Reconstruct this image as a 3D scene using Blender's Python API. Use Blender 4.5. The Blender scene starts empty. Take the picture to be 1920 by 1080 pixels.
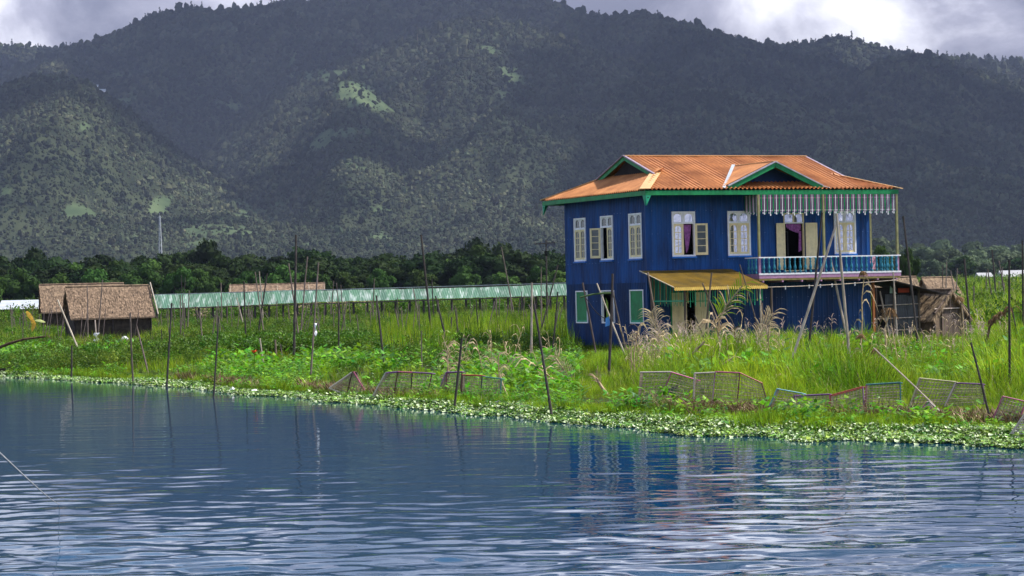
import bpy, math, random
import numpy as np
from mathutils import Vector, Matrix
random.seed(7); RNG = np.random.default_rng(7)
R = math.radians
scene = bpy.context.scene
COL = scene.collection

# ---------------------------------------------------------------- camera (a level 86 mm view, rolled 1.3 degrees)
F, ROLL, EYE, HY = 4400.0, R(1.3), 2.7, 545.0
cam = bpy.data.objects.new('camera', bpy.data.cameras.new('camera'))
COL.objects.link(cam)
ca, sa = math.cos(ROLL), math.sin(ROLL)
cam.matrix_world = Matrix(((ca, sa, 0, 0), (0, 0, -1, 0), (-sa, ca, 0, EYE), (0, 0, 0, 1)))
cam.data.sensor_width = 36.0
cam.data.lens = 36.0 * F / 1920.0
cam.data.shift_y = (HY - 540) / 1920.0
cam.data.clip_start = 0.3
cam.data.clip_end = 40000
scene.camera = cam
scene.render.resolution_x, scene.render.resolution_y = 1024, 576

# ---------------------------------------------------------------- world, sun, exposure
SUN_DIR = Vector((0.60, 0.10, 0.80)).normalized()
world = bpy.data.worlds.new('World'); scene.world = world; world.use_nodes = True
nt = world.node_tree; nt.nodes.clear()
def N(t, typ, **kw):
    n = t.nodes.new(typ)
    for k, v in kw.items():
        if k.startswith('i_'):
            n.inputs[k[2:].replace('_', ' ')].default_value = v
        else: setattr(n, k, v)
    return n
out = N(nt, 'ShaderNodeOutputWorld'); bg = N(nt, 'ShaderNodeBackground')
sky = N(nt, 'ShaderNodeTexSky', sky_type='NISHITA', sun_disc=False)
sky.sun_elevation = math.asin(SUN_DIR.z)
sky.sun_rotation = math.atan2(SUN_DIR.x, SUN_DIR.y)
skm = N(nt, 'ShaderNodeVectorMath', operation='SCALE'); skm.inputs['Scale'].default_value = 0.07
tc = N(nt, 'ShaderNodeTexCoord')
mp = N(nt, 'ShaderNodeMapping'); mp.inputs['Scale'].default_value = (1, 1, 1.35); mp.inputs['Location'].default_value = (0.35, 0.2, 0.1)
n1 = N(nt, 'ShaderNodeTexNoise'); n1.inputs['Scale'].default_value = 10.0; n1.inputs['Detail'].default_value = 9; n1.inputs['Roughness'].default_value = 0.56
n1.inputs['Distortion'].default_value = 0.35
n2 = N(nt, 'ShaderNodeTexNoise'); n2.inputs['Scale'].default_value = 2.2; n2.inputs['Detail'].default_value = 4
cr = N(nt, 'ShaderNodeValToRGB')
e = cr.color_ramp.elements
e[0].position = 0.40; e[0].color = (0.15, 0.155, 0.21, 1)
e[1].position = 0.66; e[1].color = (0.88, 0.88, 0.95, 1)
m_ = cr.color_ramp.elements.new(0.50); m_.color = (0.31, 0.31, 0.385, 1)
cov = N(nt, 'ShaderNodeValToRGB'); cov.color_ramp.elements[0].position = 0.38; cov.color_ramp.elements[1].position = 0.50
mix = N(nt, 'ShaderNodeMix', data_type='RGBA')
L = nt.links.new
L(tc.outputs['Generated'], mp.inputs['Vector']); L(mp.outputs[0], n1.inputs['Vector']); L(mp.outputs[0], n2.inputs['Vector'])
L(n1.outputs['Fac'], cr.inputs[0])
sxy2 = N(nt, 'ShaderNodeSeparateXYZ'); L(tc.outputs['Generated'], sxy2.inputs[0])       # gaps of blue open up overhead, closing by perspective towards the horizon
cvr = N(nt, 'ShaderNodeMapRange'); cvr.inputs['From Min'].default_value = 0.10; cvr.inputs['From Max'].default_value = 0.45; cvr.inputs['To Min'].default_value = 0.10; cvr.inputs['To Max'].default_value = -0.17
cva = N(nt, 'ShaderNodeMath', operation='ADD'); L(sxy2.outputs[2], cvr.inputs[0]); L(cvr.outputs[0], cva.inputs[0]); L(n2.outputs['Fac'], cva.inputs[1]); L(cva.outputs[0], cov.inputs[0])
L(sky.outputs[0], skm.inputs[0]); L(cov.outputs[0], mix.inputs[0]); L(skm.outputs[0], mix.inputs[6]); L(cr.outputs[0], mix.inputs[7])
sxyz = N(nt, 'ShaderNodeSeparateXYZ'); L(tc.outputs['Generated'], sxyz.inputs[0])      # the overcast is thin and bright above the hills' own cloud
mrz = N(nt, 'ShaderNodeMapRange'); mrz.inputs['From Min'].default_value = 0.10; mrz.inputs['From Max'].default_value = 0.24; mrz.inputs['To Min'].default_value = 1.0; mrz.inputs['To Max'].default_value = 1.9
brt = N(nt, 'ShaderNodeVectorMath', operation='SCALE'); L(sxyz.outputs[2], mrz.inputs[0]); L(mix.outputs[2], brt.inputs[0]); L(mrz.outputs[0], brt.inputs['Scale'])
L(brt.outputs[0], bg.inputs['Color']); L(bg.outputs[0], out.inputs['Surface'])
bg.inputs['Strength'].default_value = 1.0

sun = bpy.data.objects.new('sun', bpy.data.lights.new('sun', 'SUN')); COL.objects.link(sun)
sun.data.energy = 5.0; sun.data.angle = R(0.6); sun.data.color = (1.0, 0.95, 0.87)
sun.rotation_euler = SUN_DIR.to_track_quat('Z', 'Y').to_euler()
vs = scene.view_settings
scene.display_settings.display_device = 'sRGB'
vs.view_transform = 'Standard'; vs.look = 'None'; vs.exposure = 0.72; vs.gamma = 1.0; vs.use_curve_mapping = False
scene.cycles.max_bounces = 6; scene.cycles.transparent_max_bounces = 8; scene.cycles.volume_bounces = 0
scene.cycles.use_adaptive_sampling = True
try: scene.cycles.use_denoising = True
except Exception: pass

# ---------------------------------------------------------------- surveying helpers: a sight line of the photograph -> a point of the place
CAM = np.array([0, 0, EYE])
def ray(px, py):
    u, v = px - 960, py - 540
    return np.array([(u*ca - v*sa)/F, 1.0, -((u*sa + v*ca) - (HY - 540))/F])
def ground(px, py, z=0.1):
    r = ray(px, py); return CAM + r*((z - EYE)/r[2])
def at(px, py, Y): return CAM + ray(px, py)*Y
TH = R(23.5)
E1 = np.array([math.cos(TH), math.sin(TH), 0]); E2 = np.array([-math.sin(TH), math.cos(TH), 0])
HO = at(1213.5, 500, F/48); HO[2] = 0.44
def onp(px, py, n, d):
    r = ray(px, py); t = (d + np.dot(n, HO - CAM))/np.dot(n, r); p = CAM + r*t - HO
    return np.array([p @ E1, p @ E2, p[2]])
def hfront(px, py, d=0.0): return onp(px, py, E2, d)      # point in the house's frame, in a plane parallel to its front
def hside(px, py, d=0.0): return onp(px, py, E1, d)

# ---------------------------------------------------------------- value noise (numpy)
_perm = RNG.permutation(512)
_val = RNG.random(512)
def vnoise(x, y):
    xi = np.floor(x).astype(int); yi = np.floor(y).astype(int); xf = x - xi; yf = y - yi
    xf = xf*xf*(3 - 2*xf); yf = yf*yf*(3 - 2*yf)
    def h(a, b): return _val[(_perm[(a & 511)] + b) & 511]
    return (h(xi, yi)*(1-xf) + h(xi+1, yi)*xf)*(1-yf) + (h(xi, yi+1)*(1-xf) + h(xi+1, yi+1)*xf)*yf
def fbm(x, y, o=5, g=0.5):
    s = 0; a = 1; t = 0
    for i in range(o):
        s = s + a*vnoise(x*2**i + 17*i, y*2**i + 31*i); t += a; a *= g
    return s/t

# ---------------------------------------------------------------- materials
MATS = {}
def mat(name, col, rough=0.8, var=0.25, scale=4.0, vscale=(1, 1, 1), metallic=0.0, trans=0.0, col2=None, bump=0.0, bscale=None, rand=0.0, spec=0.3,
        detail=5, coords='Object', lo=0.35, hi=0.65):
    if name in MATS: return MATS[name]
    m = bpy.data.materials.new(name); m.use_nodes = True; t = m.node_tree; t.nodes.clear(); MATS[name] = m
    o = N(t, 'ShaderNodeOutputMaterial'); b = N(t, 'ShaderNodeBsdfPrincipled')
    b.inputs['Roughness'].default_value = rough; b.inputs['Metallic'].default_value = metallic
    b.inputs['Specular IOR Level'].default_value = spec
    tcn = N(t, 'ShaderNodeTexCoord'); mpn = N(t, 'ShaderNodeMapping'); mpn.inputs['Scale'].default_value = vscale
    nn = N(t, 'ShaderNodeTexNoise'); nn.inputs['Scale'].default_value = scale; nn.inputs['Detail'].default_value = detail
    nn.inputs['Roughness'].default_value = 0.62
    if coords == 'World':
        gn_ = N(t, 'ShaderNodeNewGeometry'); t.links.new(gn_.outputs['Position'], mpn.inputs[0])
    else: t.links.new(tcn.outputs[coords], mpn.inputs[0])
    t.links.new(mpn.outputs[0], nn.inputs['Vector'])
    c2 = col2 if col2 is not None else tuple(max(0, c*(1 - var)) for c in col)
    c1 = col if col2 is not None else tuple(c*(1 + var) for c in col)
    rp = N(t, 'ShaderNodeValToRGB'); rp.color_ramp.elements[0].position = lo; rp.color_ramp.elements[1].position = hi
    rp.color_ramp.elements[0].color = (*c2, 1); rp.color_ramp.elements[1].color = (*c1, 1)
    t.links.new(nn.outputs['Fac'], rp.inputs[0])
    csock = rp.outputs[0]
    if rand > 0:
        oi = N(t, 'ShaderNodeObjectInfo'); hs = N(t, 'ShaderNodeHueSaturation')
        mr = N(t, 'ShaderNodeMapRange'); mr.inputs['To Min'].default_value = 1 - rand; mr.inputs['To Max'].default_value = 1 + rand
        mr2 = N(t, 'ShaderNodeMapRange'); mr2.inputs['To Min'].default_value = 0.5 - 0.05*rand; mr2.inputs['To Max'].default_value = 0.5 + 0.05*rand
        ml = N(t, 'ShaderNodeMath', operation='MULTIPLY'); ml.inputs[1].default_value = 7.31
        fr = N(t, 'ShaderNodeMath', operation='FRACT')
        t.links.new(oi.outputs['Random'], mr.inputs[0]); t.links.new(oi.outputs['Random'], ml.inputs[0]); t.links.new(ml.outputs[0], fr.inputs[0])
        t.links.new(fr.outputs[0], mr2.inputs[0])
        t.links.new(mr.outputs[0], hs.inputs['Value']); t.links.new(mr2.outputs[0], hs.inputs['Hue']); t.links.new(csock, hs.inputs['Color']); csock = hs.outputs[0]
    t.links.new(csock, b.inputs['Base Color'])
    if bump > 0:
        bn = N(t, 'ShaderNodeBump'); bn.inputs['Distance'].default_value = bump; bn.inputs['Strength'].default_value = 1
        if bscale:
            nb = N(t, 'ShaderNodeTexNoise'); nb.inputs['Scale'].default_value = bscale; nb.inputs['Detail'].default_value = 4
            t.links.new(mpn.outputs[0], nb.inputs['Vector']); t.links.new(nb.outputs['Fac'], bn.inputs['Height'])
        else: t.links.new(nn.outputs['Fac'], bn.inputs['Height'])
        t.links.new(bn.outputs[0], b.inputs['Normal'])
    if trans > 0:
        tr = N(t, 'ShaderNodeBsdfTranslucent'); mx = N(t, 'ShaderNodeMixShader'); mx.inputs[0].default_value = trans
        t.links.new(csock, tr.inputs['Color']); t.links.new(b.outputs[0], mx.inputs[1]); t.links.new(tr.outputs[0], mx.inputs[2])
        t.links.new(mx.outputs[0], o.inputs['Surface'])
    else: t.links.new(b.outputs[0], o.inputs['Surface'])
    return m

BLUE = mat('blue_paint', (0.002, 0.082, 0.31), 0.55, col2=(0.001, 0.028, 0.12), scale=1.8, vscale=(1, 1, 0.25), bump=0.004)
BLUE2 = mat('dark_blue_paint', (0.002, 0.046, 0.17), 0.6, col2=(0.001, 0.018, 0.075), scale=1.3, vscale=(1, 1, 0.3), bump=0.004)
ORANGE = mat('orange_roof_paint', (0.58, 0.245, 0.080), 0.6, col2=(0.33, 0.12, 0.035), scale=1.1, spec=0.4, detail=9)
CAPM = mat('pale_orange_cap', (0.62, 0.38, 0.17), 0.5, var=0.12, scale=2)
GREENP = mat('green_paint', (0.01, 0.22, 0.07), 0.5, var=0.25, scale=3)
TEALP = mat('sea_green_paint', (0.02, 0.34, 0.18), 0.5, var=0.2, scale=5)
WHITEP = mat('white_paint', (0.88, 0.87, 0.88), 0.5, var=0.07, scale=6)
PINKP = mat('pink_paint', (0.46, 0.24, 0.38), 0.5, var=0.15, scale=6)
CREAM = mat('cream_paint', (0.84, 0.70, 0.40), 0.55, var=0.10, scale=5)
CYAN = mat('turquoise_paint', (0.025, 0.19, 0.27), 0.4, var=0.45, scale=9)
YELLOWP = mat('faded_yellow_paint', (0.55, 0.42, 0.13), 0.6, var=0.2, scale=4)
AWN = mat('ochre_awning_paint', (0.21, 0.125, 0.010), 0.6, col2=(0.10, 0.065, 0.010), scale=1.6, detail=8)
AWNW = mat('yellow_edge_paint', (0.85, 0.55, 0.12), 0.6, var=0.15, scale=6)
DARKIN = mat('dark_interior', (0.012, 0.011, 0.010), 0.9, var=0.3)
WOOD = mat('weathered_wood', (0.16, 0.12, 0.09), 0.85, var=0.4, scale=5, vscale=(1, 1, 0.2), rand=0.35)
DWOOD = mat('dark_wet_wood', (0.045, 0.037, 0.035), 0.85, var=0.4, scale=5, rand=0.3)
LWOOD = mat('pale_bamboo', (0.42, 0.35, 0.28), 0.7, var=0.3, scale=8, vscale=(1, 1, 0.3), rand=0.25)
BAM = mat('grey_bamboo', (0.13, 0.10, 0.085), 0.75, var=0.45, scale=7, vscale=(1, 1, 0.25), rand=0.4)
RUSTB = mat('brown_orange_paint', (0.36, 0.12, 0.035), 0.7, var=0.2)
THATCH = mat('thatch', (0.30, 0.21, 0.135), 0.95, col2=(0.09, 0.062, 0.042), scale=3.0, vscale=(1, 1, 1), bump=0.03, bscale=14, detail=9, rand=0.15)
STRAW = mat('thatch_straw', (0.40, 0.285, 0.18), 0.9, col2=(0.10, 0.07, 0.045), scale=6, rand=0.15)
MATW = mat('woven_bamboo_mat', (0.17, 0.12, 0.08), 0.9, var=0.45, scale=7, vscale=(3, 3, 1))
GREYSH = mat('grey_corrugated', (0.075, 0.08, 0.085), 0.6, var=0.3, scale=2)
VALANCE = mat('mauve_curtain', (0.42, 0.14, 0.42), 0.8, var=0.35, scale=12, trans=0.3)
ZINC = mat('white_zinc', (0.42, 0.45, 0.48), 0.5, var=0.15, scale=1)
GROOF = mat('green_walkway_sheet', (0.30, 0.36, 0.33), 0.6, col2=(0.062, 0.145, 0.092), scale=1.4, vscale=(2.2, 0.4, 0.4), detail=9, lo=0.50, hi=0.66, rand=0.2)
def glass(name, col, refl):
    m = bpy.data.materials.new(name); m.use_nodes = True; t = m.node_tree; b = t.nodes['Principled BSDF']
    b.inputs['Base Color'].default_value = (*col, 1); b.inputs['Metallic'].default_value = refl; b.inputs['Roughness'].default_value = 0.06
    nn = N(t, 'ShaderNodeTexNoise'); nn.inputs['Scale'].default_value = 3.0; bn = N(t, 'ShaderNodeBump'); bn.inputs['Distance'].default_value = 0.006
    tcn = N(t, 'ShaderNodeTexCoord'); t.links.new(tcn.outputs['Object'], nn.inputs['Vector'])
    t.links.new(nn.outputs['Fac'], bn.inputs['Height']); t.links.new(bn.outputs[0], b.inputs['Normal'])
    return m
MIRROR = glass('mirrored_glass', (0.80, 0.84, 0.90), 0.95)
DGLASS = glass('dark_glass', (0.09, 0.11, 0.11), 0.55)
GRASSM = mat('grass_blade', (0.29, 0.41, 0.020), 0.55, col2=(0.085, 0.18, 0.008), scale=0.45, trans=0.45, rand=0.5, spec=0.1, coords='World', vscale=(1, 0.6, 0))
GRASSD = mat('grass_dark', (0.10, 0.21, 0.012), 0.5, col2=(0.03, 0.085, 0.006), scale=0.9, trans=0.35, rand=0.4, spec=0.2)
LEAFM = mat('broad_leaf', (0.20, 0.42, 0.015), 0.4, col2=(0.035, 0.14, 0.006), scale=1.6, trans=0.4, rand=0.5, spec=0.35, coords='World', vscale=(1, 0.6, 1))
SHRUBM = mat('shrub_leaf', (0.19, 0.27, 0.03), 0.5, col2=(0.05, 0.10, 0.012), scale=2, trans=0.35, rand=0.35, spec=0.08)
FLOATM = mat('floating_leaf', (0.24, 0.38, 0.05), 0.40, col2=(0.05, 0.14, 0.012), scale=2.5, rand=0.55, spec=0.35, coords='World')
DRYM = mat('dry_stalk', (0.62, 0.50, 0.30), 0.8, col2=(0.32, 0.22, 0.12), scale=9, trans=0.2, rand=0.25)
DRYD = mat('dry_brown_leaf', (0.19, 0.125, 0.065), 0.85, col2=(0.07, 0.045, 0.025), scale=9, trans=0.2, rand=0.25)
PLUME = mat('grass_plume', (0.42, 0.33, 0.28), 0.9, var=0.3, trans=0.4, rand=0.3)
BROWNT = mat('brown_seed_head', (0.22, 0.13, 0.06), 0.9, var=0.4, scale=12, trans=0.2)
TREEA = mat('dark_tree_leaf', (0.026, 0.050, 0.012), 0.6, col2=(0.009, 0.020, 0.005), scale=0.35, trans=0.25, rand=0.4, spec=0.04)
TREEB = mat('mid_tree_leaf', (0.062, 0.125, 0.022), 0.6, col2=(0.030, 0.065, 0.013), scale=0.35, trans=0.25, rand=0.4, spec=0.04)
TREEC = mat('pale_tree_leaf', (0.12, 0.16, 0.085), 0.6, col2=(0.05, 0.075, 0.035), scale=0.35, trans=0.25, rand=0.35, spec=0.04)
BARK = mat('bark', (0.10, 0.075, 0.055), 0.9, var=0.4)
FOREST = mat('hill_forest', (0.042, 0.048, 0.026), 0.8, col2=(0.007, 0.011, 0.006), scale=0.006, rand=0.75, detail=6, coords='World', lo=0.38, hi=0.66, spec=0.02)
RFOREST = mat('ridge_pine', (0.026, 0.036, 0.020), 0.9, spec=0.02, col2=(0.016, 0.022, 0.012), scale=0.004, rand=0.4)

# ---------------------------------------------------------------- mesh helpers
class MB:
    def __init__(s): s.v = []; s.f = []; s.m = []; s.mats = []
    def mi(s, m):
        if m not in s.mats: s.mats.append(m)
        return s.mats.index(m)
    def add(s, vs_, fs, m):
        b = len(s.v); s.v.extend([tuple(map(float, p)) for p in vs_]); k = s.mi(m)
        for f in fs: s.f.append(tuple(b + i for i in f)); s.m.append(k)
    def box(s, a, b, m):
        x0, y0, z0 = a; x1, y1, z1 = b
        s.add([(x0,y0,z0),(x1,y0,z0),(x1,y1,z0),(x0,y1,z0),(x0,y0,z1),(x1,y0,z1),(x1,y1,z1),(x0,y1,z1)],
              [(0,3,2,1),(4,5,6,7),(0,1,5,4),(1,2,6,5),(2,3,7,6),(3,0,4,7)], m)
    def beam(s, p0, p1, w, h, m, up=(0, 0, 1)):
        p0 = Vector(p0); p1 = Vector(p1); d = (p1 - p0)
        if d.length < 1e-6: return
        d.normalize(); u = Vector(up)
        sd = d.cross(u)
        if sd.length < 1e-4: sd = d.cross(Vector((1, 0, 0)))
        sd.normalize(); u = sd.cross(d).normalized()
        a = sd*w/2; b = u*h/2
        s.add([p0-a-b, p0+a-b, p0+a+b, p0-a+b, p1-a-b, p1+a-b, p1+a+b, p1-a+b],
              [(0,1,2,3),(7,6,5,4),(0,4,5,1),(1,5,6,2),(2,6,7,3),(3,7,4,0)], m)
    def tube(s, pts, rad, m, n=6, cap=True):
        pts = [Vector(p) for p in pts]; rings = []; b = len(s.v); k = s.mi(m)
        for i, p in enumerate(pts):
            d = (pts[min(i+1, len(pts)-1)] - pts[max(i-1, 0)]).normalized()
            a = d.cross(Vector((0.31, 0.95, 0.05)))
            if a.length < 1e-3: a = d.cross(Vector((1, 0, 0)))
            a.normalize(); c = d.cross(a)
            r = rad[i] if hasattr(rad, '__len__') else rad
            for j in range(n):
                q = 2*math.pi*j/n; w = p + (a*math.cos(q) + c*math.sin(q))*r; s.v.append((w.x, w.y, w.z))
        for i in range(len(pts)-1):
            for j in range(n):
                s.f.append((b+i*n+j, b+i*n+(j+1) % n, b+(i+1)*n+(j+1) % n, b+(i+1)*n+j)); s.m.append(k)
        if cap:
            s.f.append(tuple(b+j for j in reversed(range(n)))); s.m.append(k)
            s.f.append(tuple(b+(len(pts)-1)*n+j for j in range(n))); s.m.append(k)
    def lathe(s, prof, c, m, n=8):
        s.tube([(c[0], c[1], c[2]+z) for r, z in prof], [r for r, z in prof], m, n)
    def blade(s, base, tip, w, m, bend=0.3, seg=3, side=None):
        base = Vector(base); tip = Vector(tip); d = tip - base; ln = d.length
        sd = Vector(side) if side is not None else Vector((random.uniform(-1, 1), random.uniform(-1, 1), 0.0))
        if sd.length < 1e-3: sd = Vector((1, 0, 0))
        sd.normalize(); b = len(s.v); k = s.mi(m)
        for i in range(seg):
            t = i/seg; p = base + d*t + Vector((0, 0, 1))*bend*ln*math.sin(math.pi*t)*0.6
            ww = w*(0.7 + 0.6*t if t < 0.4 else (1-t)/0.6*0.95 + 0.05)/2
            for q in (p - sd*ww, p + sd*ww): s.v.append((q.x, q.y, q.z))
        s.v.append((tip.x, tip.y, tip.z))
        for i in range(seg-1): s.f.append((b+2*i, b+2*i+1, b+2*i+3, b+2*i+2)); s.m.append(k)
        s.f.append((b+2*seg-2, b+2*seg-1, b+2*seg)); s.m.append(k)
    def mesh(s, name, smooth=False):
        me = bpy.data.meshes.new(name); me.from_pydata(s.v, [], s.f)
        for m in s.mats: me.materials.append(m)
        if s.m: me.polygons.foreach_set('material_index', s.m)
        if smooth: me.polygons.foreach_set('use_smooth', [True]*len(s.f))
        me.update(); return me
    def build(s, name, parent=None, smooth=False, kind=None, loc=None):
        o = bpy.data.objects.new(name, s.mesh(name, smooth)); COL.objects.link(o)
        if parent: o.parent = parent
        if kind: o['kind'] = kind
        if loc is not None: o.location = loc
        return o
def tag(o, label=None, cat=None, group=None, kind=None):
    if label: o['label'] = label
    if cat: o['category'] = cat
    if group: o['group'] = group
    if kind: o['kind'] = kind
    return o
def empty(name, loc, rz=0.0, label=None, cat=None, group=None):
    o = bpy.data.objects.new(name, None); COL.objects.link(o); o.location = loc; o.rotation_euler = (0, 0, rz); o.empty_display_size = 0.3
    return tag(o, label, cat, group)
def instobj(name, mesh, loc, rz=0.0, sc=1.0, parent=None):
    o = bpy.data.objects.new(name, mesh); COL.objects.link(o); o.location = loc; o.rotation_euler = (0, 0, rz)
    o.scale = (sc, sc, sc) if not hasattr(sc, '__len__') else sc
    if parent: o.parent = parent
    return o

# scattering for what nobody could count: points + geometry nodes
def scatter(name, label, cat, pts, rots, scls, meshes, kind='stuff', idx=None):
    me = bpy.data.meshes.new(name); n = len(pts)
    me.vertices.add(n); me.vertices.foreach_set('co', np.asarray(pts, dtype=np.float32).ravel())
    a = me.attributes.new('srot', 'FLOAT_VECTOR', 'POINT'); a.data.foreach_set('vector', np.asarray(rots, dtype=np.float32).ravel())
    a = me.attributes.new('sscl', 'FLOAT_VECTOR', 'POINT'); a.data.foreach_set('vector', np.asarray(scls, dtype=np.float32).ravel())
    a = me.attributes.new('sidx', 'INT', 'POINT')
    a.data.foreach_set('value', np.asarray(idx if idx is not None else RNG.integers(0, len(meshes), n), dtype=np.int32))
    o = bpy.data.objects.new(name, me); COL.objects.link(o)
    tag(o, label, cat, None, kind)
    c = bpy.data.collections.new(name + '_sources')
    for i, m in enumerate(meshes):
        c.objects.link(bpy.data.objects.new('%s_%02d' % (c.name, i), m))
    g = bpy.data.node_groups.new(name, 'GeometryNodeTree')
    g.interface.new_socket('Geometry', in_out='INPUT', socket_type='NodeSocketGeometry')
    g.interface.new_socket('Geometry', in_out='OUTPUT', socket_type='NodeSocketGeometry')
    gi = N(g, 'NodeGroupInput'); go = N(g, 'NodeGroupOutput'); ip = N(g, 'GeometryNodeInstanceOnPoints')
    ci = N(g, 'GeometryNodeCollectionInfo'); ci.inputs['Collection'].default_value = c; ci.inputs['Separate Children'].default_value = True
    ci.inputs['Reset Children'].default_value = True
    ip.inputs['Pick Instance'].default_value = True
    l = g.links.new
    l(gi.outputs[0], ip.inputs['Points']); l(ci.outputs[0], ip.inputs['Instance'])
    for at_, ty, sock in (('srot', 'FLOAT_VECTOR', 'Rotation'), ('sscl', 'FLOAT_VECTOR', 'Scale'), ('sidx', 'INT', 'Instance Index')):
        na = N(g, 'GeometryNodeInputNamedAttribute', data_type=ty); na.inputs['Name'].default_value = at_
        l(na.outputs['Attribute'], ip.inputs[sock])
    l(ip.outputs[0], go.inputs[0])
    md = o.modifiers.new('scatter', 'NODES'); md.node_group = g
    return o

# ================================================================ SETTING
SHORE = [(-900,706),(-300,706),(0,707),(120,711),(200,715),(300,722),(400,730),(480,738),(560,743),(640,752),(700,757),(780,764),(850,770),(960,778),(1050,787),
         (1130,796),(1200,800),(1300,810),(1400,815),(1500,818),(1600,819),(1700,822),(1800,828),(1920,836),(2300,850),(2800,870)]
_sh = np.array([ground(x, y, 0.0) for x, y in SHORE]); _su = _sh[:, 0]/_sh[:, 1]
def shore_y(u): return np.interp(u, _su, _sh[:, 1]) + (fbm(u*90, u*0+3.1, 3) - 0.5)*1.6
def px_of(x, y): return x/y*F + 960
INL = [ground(x, y, 0.0) for x, y in ((640, 704), (1060, 690))]
def gheight(x, y):
    u = x/y; d = (y - shore_y(u)); t = np.clip(d/1.2, 0, 1)
    z = -0.25 + 0.36*t*t*(3 - 2*t) + 0.10*(fbm(x*0.6, y*0.25, 3) - 0.5)*t + 0.35*np.clip((y - 300)/1500, 0, 1)*4
    # a narrow dark inlet of water behind the fish traps
    p = px_of(x, y)
    cy = np.interp(p, [600, 700, 900, 1080], [79, 78, 79, 86]); hw = np.interp(p, [600, 720, 980, 1090], [0.0, 4.5, 7.0, 0.0])
    k = np.clip(1.3 - np.abs(y - cy)/np.maximum(hw, 0.01), 0, 1)*(hw > 0.3)
    return z - 0.42*k
def grid_mesh(name, us, ys, zf, mats):
    U, Y = np.meshgrid(us, ys); X = U*Y; Z = zf(X, Y)
    v = np.stack([X, Y, Z], -1).reshape(-1, 3); nu, ny = len(us), len(ys)
    i = np.arange((ny-1)*(nu-1)); r, c = i//(nu-1), i % (nu-1); a = r*nu + c
    f = np.stack([a, a+1, a+nu+1, a+nu], -1)
    me = bpy.data.meshes.new(name); me.vertices.add(len(v)); me.vertices.foreach_set('co', v.astype(np.float32).ravel())
    me.loops.add(f.size); me.loops.foreach_set('vertex_index', f.astype(np.int32).ravel())
    me.polygons.add(len(f)); me.polygons.foreach_set('loop_start', np.arange(0, f.size, 4, dtype=np.int32))
    me.polygons.foreach_set('use_smooth', np.ones(len(f), dtype=bool))
    me.update(calc_edges=True); me.validate()
    for m in mats: me.materials.append(m)
    return me, v
SOIL = mat('marsh_soil', (0.045, 0.055, 0.018), 0.95, col2=(0.022, 0.018, 0.010), scale=0.5, coords='Object', spec=0.05)
me, _ = grid_mesh('ground', np.linspace(-0.55, 0.55, 420), np.concatenate([np.linspace(36, 110, 160), np.geomspace(111, 2700, 90)]), gheight, [SOIL])
g = bpy.data.objects.new('ground', me); COL.objects.link(g); tag(g, kind='structure')

# water
WM = bpy.data.materials.new('lake_water'); WM.use_nodes = True; t = WM.node_tree; b = t.nodes['Principled BSDF']
b.inputs['Base Color'].default_value = (0.001, 0.034, 0.078, 1); b.inputs['Roughness'].default_value = 0.015; b.inputs['IOR'].default_value = 1.34
b.inputs['Specular IOR Level'].default_value = 0.5; b.inputs['Specular Tint'].default_value = (0.66, 0.86, 1.0, 1)
geo = N(t, 'ShaderNodeNewGeometry')
def wlayer(scale, sx, sy, rot, dist, prev, detail=2.0, dstn=0.0, rough=0.5):
    mp_ = N(t, 'ShaderNodeMapping'); mp_.inputs['Scale'].default_value = (sx, sy, 1); mp_.inputs['Rotation'].default_value = (0, 0, rot)
    nn = N(t, 'ShaderNodeTexNoise'); nn.inputs['Scale'].default_value = scale; nn.inputs['Detail'].default_value = detail; nn.inputs['Roughness'].default_value = rough
    nn.inputs['Distortion'].default_value = dstn
    bn = N(t, 'ShaderNodeBump'); bn.inputs['Distance'].default_value = dist; bn.inputs['Strength'].default_value = 1.0
    t.links.new(geo.outputs['Position'], mp_.inputs[0]); t.links.new(mp_.outputs[0], nn.inputs['Vector']); t.links.new(nn.outputs['Fac'], bn.inputs['Height'])
    if prev: t.links.new(prev.outputs[0], bn.inputs['Normal'])
    return bn
b3 = wlayer(1.0, 5.0, 11.0, 0.2, 0.0010, None, 2.0)
t.links.new(b3.outputs[0], b.inputs['Normal'])
def wave(x, y):
    h = 0.0
    for sc, ax, ay, an, A in ((1, 0.30, 0.9, 0.35, 0.020), (1, 1.0, 3.0, 0.14, 0.021), (1, 1.2, 3.5, -0.40, 0.017), (1, 2.6, 6.6, 0.25, 0.0085), (1, 3.4, 8.0, -0.3, 0.0055)):
        c_, s_ = math.cos(an), math.sin(an); xr, yr = x*c_ + y*s_, -x*s_ + y*c_; w_ = (vnoise(xr*0.4 + 3, yr*0.4) - 0.5)*0.8
        n_ = vnoise(xr*ax + w_ + sc*13.7*A*1000, yr*ay + w_*1.2 + 5.1)
        h = h + A*(n_ - 0.5)
    return h*(0.55 + 0.9*vnoise(x*0.11 + 40, y*0.07))*np.interp(y, [14, 22, 29, 38, 52, 90], [2.2, 1.75, 0.70, 0.24, 0.10, 0.05])
wys = np.concatenate([[-2500, -800, -200, -40, 8], np.exp(np.linspace(math.log(14), math.log(112), 820)), [160]])
wus = np.concatenate([[-1.0, -0.5], np.linspace(-0.27, 0.27, 520), [0.5, 1.0]])
U_, Y_ = np.meshgrid(wus, wys); X_ = np.where(Y_ > 10, U_*Y_, U_*3000)
k_ = np.clip((Y_ - 13)/4, 0, 1)*np.clip((0.28 - np.abs(U_))*60, 0, 1)
X_ = np.where(Y_ > 10, np.where(np.abs(U_) > 0.3, np.sign(U_)*(np.abs(U_)*3000), X_), X_)
wme, _ = grid_mesh('lake_water', wus, wys, lambda x, y: 0*x, [WM])
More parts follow.
